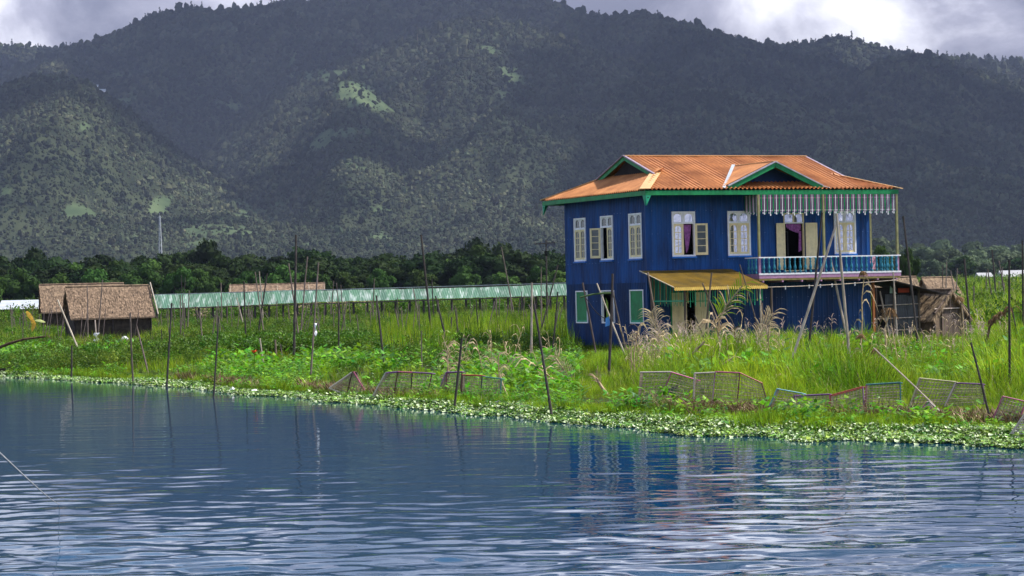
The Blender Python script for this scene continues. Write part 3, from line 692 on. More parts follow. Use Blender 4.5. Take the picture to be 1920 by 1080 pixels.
for i in range(2):
    x = 6.22 + i*0.22
    frame_box(il, lambda a, o, z: (a, 0.5 - o, z), x, x+0.20, 2.9, 4.4, 0.03, 0, 0.02, GREYSH)
il.build('inner_glazed_leaf', bd)
# side windows
for k, (y0, y1, z0, z1) in enumerate(LW):
    w = window(S3, y0, y1, z0, z1, DGLASS, openl=1 if k == 1 else None)
    if k == 1: hinged(S3, y1-0.02, 3.50, 4.72, 0.52, R(152), CREAM, DGLASS, w, sgn=-1)
for k, (y0, y1, z0, z1) in enumerate(LG):
    mb = MB(); frame_box(mb, S3, y0, y1, z0, z1, 0.05, -0.04, 0.055, WHITEP); w = mb.build('window', HSE)
    if k != 1:
        s = MB(); s.box((-0.018, y0+0.052, z0+0.052), (0.02, y1-0.052, z1-0.052), GREENP); s.box((-0.032, y0+0.052, z0+0.052), (-0.019, y1-0.052, z0+0.13), TEALP)
        s.box((-0.030, y0+0.052, z1-0.10), (-0.019, y1-0.052, z1-0.052), GREENP); s.build('shutter', w)
    else:
        s = MB(); s.add([(0.10, 3.75, 0.95), (0.10, 3.95, 1.0), (0.10, 3.98, 1.9), (0.10, 3.80, 1.7)], [(0,1,2,3)], mat('pale_green_cloth', (0.25, 0.40, 0.06), 0.9)); s.build('curtain', w)
# street door: two panelled leaves ajar, with a dark gap
gd = MB(); a0, a1, z0, z1 = GD[0]; frame_box(gd, F3, a0, a1, z0, z1, 0.045, -0.04, 0.055, GREENP); gd = gd.build('door', HSE)
panel_leaf('door_leaf', 1.03, 1.68, 0.10, 2.03, -0.02, CREAM, gd, 3, 2); panel_leaf('door_leaf', 2.06, 2.65, 0.10, 2.03, -0.02, CREAM, gd, 3, 2)
st = MB(); st.box((0.9, -0.9, -0.12), (2.9, -0.06, -0.03), WOOD); st.box((1.2, -1.3, -0.32), (2.6, -0.92, -0.24), WOOD); st.build('door_step', HSE)

# roof -----------------------------------------------------------
roof = MB(); EZ = 6.0; SL = 1.6/4.85; x0, x1, y0, y1 = -0.60, 10.90, -1.15, 8.55; GX0, GX1 = 1.0, 9.30; YM = 3.70
zf = lambda y: EZ + SL*(y - y0)
# the boarded underside, eave to eave
roof.box((x0+0.06, y0+0.06, EZ-0.06), (x1-0.06, y1-0.06, EZ-0.03), DARKIN); roof = roof.build('roof', HSE)
def clipped_sheets(cols, P, lo, hi, m, pitch, courses, nm='roof_sheet', amp=0.042, flip=False):
    """corrugated sheets: P(a, b) -> point; along each rib line a the sheet runs b from lo(a) to hi(a), in overlapping courses"""
    for a0_, a1_ in zip(cols[:-1], cols[1:]):
        for c in range(courses):
            nn_ = max(2, int(round((a1_-a0_)/pitch*4))); mb = MB(); vv = []
            lift = 0.010*(courses-1-c) if not flip else 0.010*c; jit = random.uniform(0, 0.006)
            for i in range(nn_+1):
                a_ = a0_ + (a1_-a0_)*i/nn_; ai = min(max(a_, a0_+1e-4), a1_-1e-4); l_, h_ = lo(ai), hi(ai)
                h_ = max(h_, l_+1e-3); b0_, b1_ = l_ + (h_-l_)*c/courses, l_ + (h_-l_)*(c+1)/courses + (0.10 if c < courses-1 and h_-l_ > 0.5 else 0)
                dz = amp*math.cos(2*math.pi*a_/pitch) + amp + jit
                for q, ll in ((b0_, lift+0.012), (b1_, lift)): p = P(a_, q); vv.append((p[0], p[1], p[2] + dz + (ll if courses > 1 else 0)))
            mb.add(vv, [(2*i, 2*i+2, 2*i+3, 2*i+1) for i in range(nn_)], m); mb.build(nm, roof)
def cols(a, b, w): n = max(1, round((b-a)/w)); return [a + (b-a)*i/n for i in range(n+1)]
GB0 = 1.12; GB1 = 0.65
hiF = lambda x: (y0 + (x-x0)/(GX0-x0)*(GB0-y0)) if x < GX0 else (YM if x <= GX1 else GB1 - (x-GX1)/(x1-GX1)*(GB1-y0))
clipped_sheets(cols(x0, GX0, 0.8) + cols(GX0, GX1, 0.8)[1:] + cols(GX1, x1, 0.8)[1:], lambda a, b: (a, b, zf(b)), lambda a: y0, hiF, ORANGE, 0.19, 2)
hiB = lambda x: 2*YM - hiF(x)
clipped_sheets(cols(x0, GX0, 1.6) + cols(GX0, GX1, 1.6)[1:] + cols(GX1, x1, 1.6)[1:], lambda a, b: (a, b, zf(2*YM - b)), hiB, lambda a: y1, ORANGE, 0.23, 1)
# left skirt
SK = (zf(GB0) - EZ)/(GX0 - x0)
def hiL(y):
    yy = y if y < YM else 2*YM - y
    return x0 + (yy - y0)/(GB0 - y0)*(GX0 - x0) if yy < GB0 else 1.45
clipped_sheets(cols(y0, GB0, 0.8) + cols(GB0, 2*YM-GB0, 0.8)[1:] + cols(2*YM-GB0, y1, 0.8)[1:], lambda a, b: (b, a, EZ + SK*(b-x0)), lambda a: x0, hiL, ORANGE, 0.19, 1)
SR = (zf(GB1) - EZ)/(x1 - GX1)
def loR(y):
    yy = y if y < YM else 2*YM - y
    return x1 - (yy - y0)/(GB1 - y0)*(x1 - GX1) if yy < GB1 else GX1 - 0.3
clipped_sheets(cols(y0, GB1, 0.9) + cols(GB1, 2*YM-GB1, 0.9)[1:] + cols(2*YM-GB1, y1, 0.9)[1:], lambda a, b: (b, a, EZ + SR*(x1-b)), loR, lambda a: x1, ORANGE, 0.19, 1)
# gable walls: end gablets near-black, recess shade put into the colour; front one blue
gw = MB(); zr = zf(YM)
for gx in (1.12, GX1-0.25):
    gw.add([(gx, 0.4, 6.0), (gx, 2*YM-0.4, 6.0), (gx, YM, zr-0.08), (gx+0.04, 0.4, 6.0), (gx+0.04, 2*YM-0.4, 6.0), (gx+0.04, YM, zr-0.08)], [(0,1,2),(5,4,3),(0,3,4,1),(1,4,5,2),(2,5,3,0)], DARKIN)
CGX, CGY, CGZ, CS = 5.25, -0.98, 7.10, 0.444
gw.add([(CGX-2.6, CGY+0.75, 6.05), (CGX+2.6, CGY+0.75, 6.05), (CGX, CGY+0.75, CGZ-0.05), (CGX-2.6, CGY+0.79, 6.05), (CGX+2.6, CGY+0.79, 6.05), (CGX, CGY+0.79, CGZ-0.05)], [(0,1,2),(5,4,3),(0,3,4,1),(1,4,5,2),(2,5,3,0)], BLUE2)
gw.build('gable_wall', roof)
# cross gable slopes
for s in (-1, 1):
    hw = lambda y: (CGZ - zf(y))/CS
    ye = y0 + (CGZ - EZ)/SL
    clipped_sheets(cols(CGY, ye-0.05, 0.8), (lambda s: lambda a, b: (CGX + s*b, a, CGZ - CS*b + 0.012))(s), lambda a: 0.0, lambda a: max(0.01, min(hw(a)+0.02, 2.12 + 0.5*(a-CGY) if a < CGY+0.6 else 9)), ORANGE, 0.19, 1)
rc_ = MB()
rc_.beam((GX0-0.10, YM, zr+0.045), (GX1+0.12, YM, zr+0.045), 0.34, 0.035, CAPM); rc_.build('ridge_cap', roof)
rc_ = MB(); rc_.beam((CGX, CGY-0.08, CGZ+0.05), (CGX, ye-0.1, CGZ+0.05), 0.26, 0.03, CAPM); rc_.build('ridge_cap', roof)
def hipcap(p, q, w): mb = MB(); mb.beam(p, q, w, 0.03, CAPM); mb.build('hip_cap', roof)
hipcap((x0-0.02, y0-0.02, EZ+0.065), (GX0+0.1, GB0+0.14, zf(GB0)+0.075), 0.42); hipcap((x0, y1, EZ+0.05), (GX0, 2*YM-GB0, zf(GB0)+0.06), 0.3)
hipcap((x1+0.08, y0-0.08, EZ+0.04), (GX1, GB1, zf(GB1)+0.07), 0.36); hipcap((x1, y1, EZ+0.05), (GX1, 2*YM-GB1, zf(GB1)+0.06), 0.3)
vf = MB()
for s in (-1, 1): vf.beam((CGX + s*2.40, y0+0.02, zf(y0)+0.085), (CGX + s*0.16, ye-0.1, zf(ye)+0.085), 0.13, 0.02, ZINC)
vf.build('valley_flashing', roof)
bb = MB()
for (gx, yb, sg) in ((GX0-0.06, GB0, -1), (GX1+0.06, GB1, 1)):
    for s in (-1, 1):
        a_ = (gx, YM, zr-0.06); b_ = (gx, YM + s*(YM-yb+0.15), zf(yb)-0.06-0.05)
        bb.beam(a_, b_, 0.04, 0.17, GREENP)
        bb.beam((gx+sg*0.03, YM, zr+0.05), (gx+sg*0.03, b_[1], b_[2]+0.11), 0.10, 0.05, mat('lilac_grey_verge', (0.26, 0.21, 0.26), 0.6))
for s in (-1, 1):
    a_ = (CGX, CGY-0.05, CGZ-0.09); b_ = (CGX + s*2.12, CGY-0.05, CGZ-CS*2.12-0.09); bb.beam(a_, b_, 0.04, 0.20, GREENP)
    bb.beam((CGX, CGY-0.06, CGZ+0.03), (CGX + s*2.14, CGY-0.06, CGZ-CS*2.14+0.03), 0.09, 0.045, mat('lilac_white_verge', (0.42, 0.40, 0.45), 0.6))
bb.build('barge_board', roof)
fa = MB(); h = 0.18
fa.box((x0+0.02, y0+0.02, EZ-h), (x1-0.02, y0+0.05, EZ-0.003), GREENP); fa.box((x0+0.02, y1-0.05, EZ-h), (x1-0.02, y1-0.02, EZ-0.003), GREENP)
fa.box((x0+0.02, y0+0.051, EZ-h), (x0+0.05, y1-0.051, EZ-0.003), GREENP); fa.box((x1-0.05, y0+0.051, EZ-h), (x1-0.02, y1-0.051, EZ-0.003), GREENP); fa.build('fascia', roof)
def bracket(x, y, dx, dy):
    mb = MB(); z = EZ-h
    for (ux, uy) in (dx, dy):
        n_ = Vector((uy, -ux, 0))*0.012
        mb.add([(x+n_.x, y+n_.y, z), (x+ux*0.24+n_.x, y+uy*0.24+n_.y, z), (x+ux*0.17+n_.x, y+uy*0.17+n_.y, z-0.14), (x+ux*0.03+n_.x, y+uy*0.03+n_.y, z-0.40),
                (x-n_.x, y-n_.y, z), (x+ux*0.24-n_.x, y+uy*0.24-n_.y, z), (x+ux*0.17-n_.x, y+uy*0.17-n_.y, z-0.14), (x+ux*0.03-n_.x, y+uy*0.03-n_.y, z-0.40)],
               [(0,1,2,3),(7,6,5,4),(0,4,5,1),(1,5,6,2),(2,6,7,3),(3,7,4,0)], TEALP)
        c = (x+ux*0.10, y+uy*0.10, z-0.09)
        mb.add([(c[0]+n_.x*1.3+ux*0.03*math.cos(q)*1.0, c[1]+n_.y*1.3+uy*0.03*math.cos(q), c[2]+0.03*math.sin(q)) for q in [k*math.pi/3 for k in range(6)]], [tuple(range(6))], DARKIN)
    mb.build('eave_bracket', roof)
bracket(x0+0.035, y0+0.035, (1, 0), (0, 1)); bracket(x0+0.035, y1-0.035, (1, 0), (0, -1))

# balcony -----------------------------------------------------------
bal = MB(); BX0, BX1, BY = 4.35, 10.86, -1.15; DZ = 2.70
bal.box((BX0, BY, DZ-0.03), (BX1, -0.06, DZ), WOOD); bal.box((W+0.01, -0.059, DZ-0.03), (BX1, 2.4, DZ), WOOD)
bal.box((BX0-0.03, BY-0.04, DZ-0.05), (BX1+0.03, BY-0.01, DZ+0.02), WHITEP)
bal.box((BX0-0.02, BY-0.03, DZ-0.19), (BX1+0.02, BY-0.005, DZ-0.052), PINKP); bal.box((BX0-0.02, BY-0.004, DZ-0.19), (BX0, -0.06, DZ-0.002), PINKP)
bal.box((BX0, BY+0.0, DZ-0.27), (BX1, BY+0.05, DZ-0.192), YELLOWP); bal.box((BX0, BY+0.051, DZ-0.26), (BX0+0.05, -0.06, DZ-0.192), YELLOWP)
bal = bal.build('balcony', HSE)
jo = MB()
for i in range(8): x = BX0 + 0.15 + i*0.88; jo.box((x-0.03, BY-0.05, DZ-0.34), (x+0.03, -0.06, DZ-0.275), PINKP)
jo.build('joist', bal)
RZ = 3.36
rl = MB(); rl.box((BX0-0.03, BY-0.04, RZ-0.045), (BX1+0.03, BY+0.04, RZ), WHITEP); rl.box((BX0-0.035, BY+0.041, RZ-0.045), (BX0+0.035, -0.06, RZ-0.001), WHITEP)
rl.box((BX1-0.035, BY+0.041, RZ-0.045), (BX1+0.035, 2.4, RZ-0.001), WHITEP); rl.build('handrail', bal)
prof = [(0.050, 0.0), (0.055, 0.06), (0.030, 0.09), (0.052, 0.16), (0.060, 0.22), (0.040, 0.31), (0.026, 0.38), (0.046, 0.43), (0.024, 0.48), (0.044, 0.53), (0.050, 0.59)]
bmb = MB(); bmb.lathe(prof, (0, 0, 0), CYAN, 8); bme = bmb.mesh('baluster', True)
for i in range(27): 
    x = BX0 + 0.20 + i*0.2365
    if x < BX1-0.1: instobj('baluster', bme, (x, BY, DZ+0.021), parent=bal)
for i in range(3): instobj('baluster', bme, (BX0+0.0, BY+0.28+i*0.28, DZ+0.002), parent=bal)
for i in range(8): instobj('baluster', bme, (BX1-0.0, BY+0.28+i*0.30, DZ+0.002), parent=bal)
for (x, y) in ((BX0+0.04, BY+0.04), (7.35, BY+0.04), (BX1-0.08, BY+0.04), (BX1-0.08, 0.9)):
    p = MB(); p.box((x-0.042, y-0.042, DZ+0.001), (x+0.042, y+0.042, RZ+0.02), PINKP); p.box((x-0.045, y-0.045, RZ+0.021), (x+0.04, y+0.045, EZ-h-0.001), mat('olive_post_paint', (0.28, 0.27, 0.12), 0.6, var=0.2)); p.build('post', bal)
cl_ = MB(); cl_.box((10.15, 0.5, DZ+0.1), (10.75, 0.55, DZ+0.62), mat('pink_cloth', (0.7, 0.38, 0.45), 0.9, var=0.5, scale=9)); cl_.build('hanging_cloth', bal)
# fringe of slats under the balcony eave
fg = MB(); cyc = [(WHITEP, 0.026, 0.0), (PINKP, 0.016, 0.06), (GREENP, 0.050, 0.0), (PINKP, 0.016, 0.06)]
def fringe(mb, p0, p1, z0, drop, step, cyc, thick=0.012, wav=0.06):
    p0 = Vector(p0); p1 = Vector(p1); d = p1 - p0; n = int(d.length/step); d.normalize()
    for i in range(n):
        m, w, ex = cyc[i % len(cyc)]; c = p0 + d*(i+0.5)*step; dr = drop + wav*(0.5+0.5*math.cos(i*2*math.pi/4)) + (0.05 if m is WHITEP and i % 8 == 0 else 0)
        mb.beam((c.x, c.y, z0), (c.x, c.y, z0-dr), w, thick, m, up=(d.y, -d.x, 0.0))
        if m is not GREENP: mb.beam((c.x, c.y, z0-dr-0.001), (c.x, c.y, z0-dr-0.06), w*1.7, thick*1.5, GREENP if i % 4 == 1 else WHITEP, up=(d.y, -d.x, 0.0))
fringe(fg, (BX0, BY+0.02, 0), (BX1-0.05, BY+0.02, 0), EZ-h-0.004, 0.66, 0.068, cyc)
fringe(fg, (BX0, BY+0.05, 0), (BX0, -0.06, 0), EZ-h-0.004, 0.66, 0.068, cyc)
fg.beam((BX0, BY+0.04, EZ-h-0.13), (BX1-0.05, BY+0.04, EZ-h-0.13), 0.02, 0.04, PINKP); fg.beam((BX0, BY+0.045, 5.20), (BX1-0.05, BY+0.045, 5.20), 0.02, 0.035, WHITEP)
fg.build('fringe', bal, kind='stuff')
# awning over the street door -----------------------------------------------------------
a_l, a_r, a_z, a_y, a_zf = -0.36, 3.68, 2.90, -2.95, 2.22
aw = MB(); aw.beam((a_l+0.1, -0.12, a_z-0.06), (a_r-0.1, -0.12, a_z-0.06), 0.05, 0.08, WOOD); aw.beam((a_l+0.1, a_y+0.2, a_zf-0.045), (a_r-0.1, a_y+0.2, a_zf-0.045), 0.06, 0.06, WOOD)
for x in (a_l+0.3, 1.2, 2.5, a_r-0.3): aw.beam((x, -0.12, a_z-0.03), (x, a_y+0.15, a_zf-0.03+0.01), 0.05, 0.05, WOOD)
aw = aw.build('awning', HSE)
for p_, q_ in zip(cols(a_l, a_r, 0.8)[:-1], cols(a_l, a_r, 0.8)[1:]):
    nn_ = int((q_-p_)/0.09*4); vv = []; mb = MB(); j = random.uniform(0, .01)
    for i in range(nn_+1):
        x = p_ + (q_-p_)*i/nn_; dz = 0.012*math.cos(2*math.pi*x/0.09) + 0.014 + j; vv += [(x, -0.07, a_z+dz), (x, a_y, a_zf+dz), (x, a_y, a_zf+dz-0.012)]
    mb.add(vv, [(3*i, 3*i+1, 3*i+4, 3*i+3) for i in range(nn_)] , AWN); mb.build('roof_sheet', aw)
eg = MB(); nn_ = int((a_r-a_l)/0.09*4); vv = []
for i in range(nn_+1): x = a_l + (a_r-a_l)*i/nn_; dz = 0.014*math.cos(2*math.pi*x/0.09) + 0.014; vv += [(x, a_y-0.006, a_zf+dz+0.006), (x, a_y-0.006, a_zf+dz-0.11)]
eg.add(vv, [(2*i, 2*i+2, 2*i+3, 2*i+1) for i in range(nn_)], AWNW); eg.beam((a_l-0.01, -0.07, a_z+0.02), (a_l-0.01, a_y, a_zf+0.02), 0.03, 0.03, mat('pale_edge_timber', (0.5, 0.42, 0.3), 0.7)); eg.build('eave_edge', aw)
for (x, y) in ((0.18, a_y+0.2), (3.95, a_y+0.2), (0.1, -0.12)):
    p = MB(); p.tube([(x, y, -0.55), (x, y, (a_zf if y < -1 else a_z)-0.08)], 0.045, WOOD, 8); p.build('post', aw)
ag = MB(); cyc2 = [(TEALP, 0.035, 0.0), (YELLOWP, 0.02, 0.0), (TEALP, 0.02, 0.0), (GREENP, 0.03, 0)]
def vfringe(mb, p0, p1, z0a, z0b, step, cyc):
    p0 = Vector(p0); p1 = Vector(p1); d = p1 - p0; n = int(d.length/step); ln = d.length; d.normalize()
    for i in range(n):
        m, w, ex = cyc[i % len(cyc)]; t_ = (i+0.5)/n; c = p0 + d*ln*t_; zz = z0a + (z0b-z0a)*t_; dr = random.choice((0.45, 0.5, 0.62, 0.66)); low_ = 1.62 if i % 2 else 1.50
        mb.beam((c.x, c.y, zz), (c.x, c.y, low_+random.uniform(-.04, .04)), w, 0.012, m, up=(d.y, -d.x, 0.0))
vfringe(ag, (a_l+0.5, -0.1, 0), (a_l+0.5, a_y+0.2, 0), a_z-0.1, a_zf-0.08, 0.125, cyc2); vfringe(ag, (a_l+0.5, a_y+0.18, 0), (a_r-0.1, a_y+0.18, 0), a_zf-0.08, a_zf-0.08, 0.105, cyc2)
ag.beam((a_l+0.5, -0.1, 1.72), (a_l+0.5, a_y+0.2, 1.72), 0.02, 0.05, TEALP); ag.beam((a_l+0.5, a_y+0.2, 1.70), (a_r-0.1, a_y+0.2, 1.70), 0.02, 0.03, GREENP)
ag.build('fringe', aw, kind='stuff')
tr_ = MB(); tr_.box((W+0.03, -0.10, -0.1), (W+0.13, 0.0, 2.45), RUSTB); tr_.build('corner_post', HSE)

# plank landing beside the house
pl = empty('plank_landing', tuple(ground(1035, 665, 0.05)), TH, 'dark plank landing on short piles beside the house corner', 'landing')
for i in range(3):
    p = MB(); p.box((-2.6, 0.30*i, 0.28), (1.0, 0.30*i+0.27, 0.33), WOOD); p.build('plank', pl)
p = MB()
for x in (-2.3, -0.8, 0.7):
    for y in (0.08, 0.8): p.tube([(x, y, -0.5), (x, y, 0.28)], 0.05, DWOOD, 6)
p.build('pile', pl)

# ================================================================ SHEDS AND HUTS
sh0 = hfront(1640, 612, 0.6); sh1 = hfront(1722, 612, 0.6)
def hw_(p): return HO + E1*p[0] + E2*p[1] + np.array([0, 0, p[2]])
sx0, sx1 = sh0[0], sh1[0]
shed = empty('lean_to_shed', tuple(hw_((sx0, 0.6, -0.3))), TH, 'grey corrugated lean-to shed with bamboo rails against the blue house', 'shed')
L_ = sx1 - sx0; mb = MB(); mb.box((0, 0.03, 0), (L_, 0.06, 2.35), DARKIN); mb.box((L_-0.05, 0.07, 0), (L_, 2.6, 2.3), GREYSH); sw_ = mb.build('wall', shed)
for k in range(4):
    a_, b_ = L_*k/4, L_*(k+1)/4 - 0.01; q = MB(); vv = []; nn_ = 20
    if k == 0: continue
    for i in range(nn_+1): x = a_ + (b_-a_)*i/nn_; y = -0.012*math.cos(i*math.pi/2*1.0) - 0.002*k; vv += [(x, y, 0.0), (x, y, 2.1-0.04*k)]
    q.add(vv, [(2*i, 2*i+2, 2*i+3, 2*i+1) for i in range(nn_)], GREYSH); q.build('corrugated_sheet', sw_)
for z in (0.55, 1.05, 1.60): q = MB(); q.tube([(-0.05, -0.06, z), (L_+0.1, -0.06, z+0.04)], 0.022, LWOOD, 6); q.build('bamboo_rail', shed)
for x in (0.05, L_*0.42, L_): q = MB(); q.tube([(x, -0.10, -0.4), (x, -0.10, 2.35)], 0.035, WOOD, 6); q.build('post', shed)
rf_ = MB(); rf_.add([(-0.1, -0.5, 2.80), (L_+0.75, -0.7, 2.05), (L_+0.85, 2.6, 2.15), (-0.1, 2.6, 2.95), (-0.1, -0.5, 2.76), (L_+0.75, -0.7, 2.01), (L_+0.85, 2.6, 2.11), (-0.1, 2.6, 2.91)],
                    [(0,1,2,3),(7,6,5,4),(0,4,5,1),(1,5,6,2),(2,6,7,3),(3,7,4,0)], DWOOD)
rf_ = rf_.build('roof', shed)
for i in range(7):
    q = MB(); y = -0.65 + i*0.5; q.beam((0.1, y, 2.72+0.02*i), (L_+0.95+random.uniform(0, .3), y, 1.99+0.02*i), 0.10, 0.035, DWOOD); q.build('batten', rf_)
q = MB(); q.box((L_*0.55, -0.03, 2.12), (L_*0.80, -0.01, 2.30), mat('red_board', (0.35, 0.05, 0.02), 0.7)); q.add([(0.75, -0.02, 2.1), (1.1, -0.02, 2.08), (0.78, -0.02, 2.42)], [(0,1,2)], mat('pale_green_board', (0.35, 0.5, 0.4), 0.8)); q.build('board', shed)

def thatch_hut(px, py, Y, rz, Lx, Wy, wh, rh, ov, label, group=None, strands=1500, door=False, open_front=False, name='thatched_hut', zb=None, rafters=0, wallm=None, cat='hut', fringe_len=0.25):
    """gabled hut; ridge along its x. px, py: ground point at the middle of its front"""
    p = at(px, py, Y); z = gheight(np.array([p[0]]), np.array([p[1]]))[0] if zb is None else zb
    h = empty(name, (p[0], p[1], z), rz, label, cat, group); wallm = wallm or MATW
    mb = MB(); y0_, y1_ = 0, Wy
    for a_, b_ in (((-Lx/2, y0_, 0.05), (Lx/2, y0_+0.05, wh)), ((-Lx/2, y1_-0.05, 0.05), (Lx/2, y1_, wh)), ((-Lx/2, y0_+0.05, 0.05), (-Lx/2+0.05, y1_-0.05, wh)), ((Lx/2-0.05, y0_+0.05, 0.05), (Lx/2, y1_-0.05, wh))):
        if open_front and b_[1] == y0_+0.05: continue
        mb.box(a_, b_, wallm)
    for x in (-Lx/2, Lx/2-0.05):
        mb.add([(x, y0_, wh), (x, y1_, wh), (x, (y0_+y1_)/2, wh+rh*0.93), (x+0.05, y0_, wh), (x+0.05, y1_, wh), (x+0.05, (y0_+y1_)/2, wh+rh*0.93)], [(0,1,2),(5,4,3),(0,3,4,1),(1,4,5,2),(2,5,3,0)], wallm)
    mb.build('wall', h)
    for x in (-Lx/2-0.04, 0, Lx/2+0.04):
        for y in (y0_-0.04, y1_+0.04): q = MB(); q.tube([(x, y, -0.5), (x, y, wh+0.05)], 0.05, DWOOD, 6); q.build('post', h)
    # roof: two slabs with ragged courses of straw
    ym = (y0_+y1_)/2; hwid = Wy/2 + ov; drop = rh*(hwid/(Wy/2)); zr_ = wh + rh; th_ = 0.12; xe = Lx/2 + ov*0.8; mb = MB()
    nseg = 14
    for s in (-1, 1):
        vv = []
        for i in range(nseg+1):
            x = -xe + 2*xe*i/nseg
            for j in range(6):
                t_ = j/5; sag = -0.05*math.sin(math.pi*t_) + 0.03*(fbm(np.array([x*3.0]), np.array([t_*4 + s*9.]), 3)[0]-0.5)*2
                yy = ym + s*hwid*t_; zz_ = zr_ - drop*t_ + sag + 0.04
                vv += [(x, yy, zz_), (x, yy, zz_-th_)]
        fs = []
        for i in range(nseg):
            for j in range(5):
                a_ = (i*6+j)*2; b_ = ((i+1)*6+j)*2; fs += [(a_, b_, b_+2, a_+2), (a_+1, a_+3, b_+3, b_+1)]
            a_ = (i*6+5)*2; b_ = ((i+1)*6+5)*2; fs.append((a_, b_, b_+1, a_+1))
        for i in (0, nseg):
            for j in range(5): a_ = (i*6+j)*2; fs.append((a_, a_+2, a_+3, a_+1))
        mb.add(vv, fs, THATCH)
    rf = mb.build('roof', h)
    if strands:
        st_ = MB()
        for k in range(strands):
            s = -1 if random.random() < 0.75 else 1; t_ = random.random()**0.8; x = random.uniform(-xe-0.05, xe+0.05); ln_ = random.uniform(0.25, 0.5)
            yy = ym + s*hwid*t_; zz_ = zr_ - drop*t_ + 0.06; dy = s*hwid; dz = -drop; l_ = math.hypot(dy, dz); dy /= l_; dz /= l_
            if t_ > 0.9: ln_ = random.uniform(0.1, fringe_len)
            st_.add([(x-0.02, yy, zz_), (x+0.02, yy, zz_), (x+random.uniform(-.05, .05), yy+dy*ln_, zz_+dz*ln_+random.uniform(-.02, .05))], [(0,1,2)], STRAW)
        for k in range(strands//4):
            s = random.choice((-1, 1)); x = s*xe; t_ = random.random(); sg = random.choice((-1, 1))
            yy = ym + sg*hwid*t_; zz_ = zr_ - drop*t_
            st_.add([(x, yy-0.02, zz_+0.03), (x, yy+0.02, zz_+0.03), (x+s*random.uniform(0, .12), yy+sg*.05, zz_-random.uniform(0.1, 0.25))], [(0,1,2)], STRAW)
        st_.build('straw', rf, kind='stuff')
    rg = MB(); rg.tube([(-xe, ym, zr_+0.06), (xe, ym, zr_+0.06)], 0.07, THATCH, 6)
    rg.build('ridge_roll', rf)
    for i in range(rafters):
        x = -xe + 0.1 + i*(2*xe-0.2)/max(1, rafters-1)
        q = MB(); q.tube([(x, ym+0.2, zr_-0.02+0.18), (x+0.15, ym-hwid*0.9, zr_-drop*0.9+0.10)], 0.03, LWOOD, 5); q.build('holding_pole', rf)
    return h
hutL = thatch_hut(212, 636, 160, R(20), 5.2, 3.3, 1.75, 1.75, 0.35, 'brown thatched hut with dark open wall, nearer of the pair on the left', strands=2600, rafters=0, wallm=mat('dark_mat_wall', (0.045, 0.035, 0.025), 0.95, var=0.5, scale=3))
q = MB(); q.tube([(2.95, 1.6, 3.75), (3.05, -0.45, 1.55)], 0.05, LWOOD, 5); q.build('verge_pole', hutL)
thatch_hut(158, 612, 196, R(14), 6.4, 4.0, 2.0, 1.9, 0.4, 'long brown thatched hut standing behind the nearer thatched hut', strands=1500, wallm=mat('dark_mat_wall', (0.05, 0.04, 0.03), 0.95))
thatch_hut(520, 590, 275, R(4), 10.6, 4.5, 2.2, 1.75, 0.4, 'long low thatched roof with pale poles rising behind green walkway roof', strands=1500, rafters=7)
thatch_hut(470, 600, 262, R(3), 15.5, 3.0, 0.75, 1.35, 0.3, 'low thatched roof seen beneath the green walkway roof, left one', strands=1200, rafters=8)
thatch_hut(655, 598, 258, R(3), 4.5, 3.0, 0.8, 1.3, 0.3, 'short thatched roof seen beneath the green walkway roof, right one', strands=700, rafters=2)
hutR = thatch_hut(1710, 632, 98, R(-52), 2.5, 1.8, 1.28, 0.92, 0.26, 'small thatched privy hut with bamboo mat door near the grey shed', strands=1500, cat='hut')
q = MB(); 
for i in range(9): q.box((1.29, 0.42+i*0.12, 0.1), (1.31, 0.42+i*0.12+0.11, 1.40+0.03*(i % 3)), WOOD)
q.build('door', hutR)
q = MB(); q.beam((1.36, -0.1, 1.48), (1.36, 1.85, 1.48), 0.04, 0.05, LWOOD); q.beam((1.36, 0.88, 1.48), (1.36, 0.88, 2.2), 0.03, 0.04, WOOD); q.beam((1.45, -0.18, 1.30), (1.45, 0.875, 2.22), 0.04, 0.05, WOOD); q.beam((1.45, 1.93, 1.30), (1.45, 0.875, 2.22), 0.04, 0.05, WOOD); q.build('gable_frame', hutR)
thatch_hut(1684, 560, 175, R(6), 3.2, 3.0, 1.6, 1.3, 0.3, 'pale thatched roof just past the balcony end, left of two', strands=900)
thatch_hut(1776, 560, 180, R(24), 2.3, 2.6, 1.5, 1.3, 0.35, 'pale thatched roof with dark gable above the small privy hut', strands=900, rafters=0)

def low_building(px, py, Y, w, d, hh, rh, label, rm, wm=None, rz=0.0):
    p = ground(px, py, 0.5) if Y is None else at(px, py, Y); h_ = empty('farm_building', (p[0], p[1], 0.3), rz, label, 'building')
    mb = MB(); mb.box((-w/2, 0, 0), (w/2, d, hh), wm or ZINC); mb.build('wall', h_)
    mb = MB(); mb.add([(-w/2-.4, -.4, hh), (w/2+.4, -.4, hh), (w/2+.4, d/2, hh+rh), (-w/2-.4, d/2, hh+rh), (w/2+.4, d+.4, hh), (-w/2-.4, d+.4, hh)], [(0,1,2,3), (3,2,4,5), (0,3,5), (1,4,2), (0,5,4,1)], rm); mb.build('roof', h_)
low_building(40, 580, 260, 4.4, 4, 1.6, 1.0, 'white metal roofed building at far left beside the huts', ZINC, DWOOD)
low_building(1905, 522, 620, 6.5, 8, 3.0, 1.8, 'white roofed building at the right edge below the trees', mat('bright_white_roof', (0.36, 0.36, 0.36), 0.5))
low_building(1849, 522, 640, 3.2, 6, 3.2, 1.2, 'tiny white building between two poles below the right hand trees', mat('bright_white_roof', (0.36, 0.36, 0.36), 0.5))
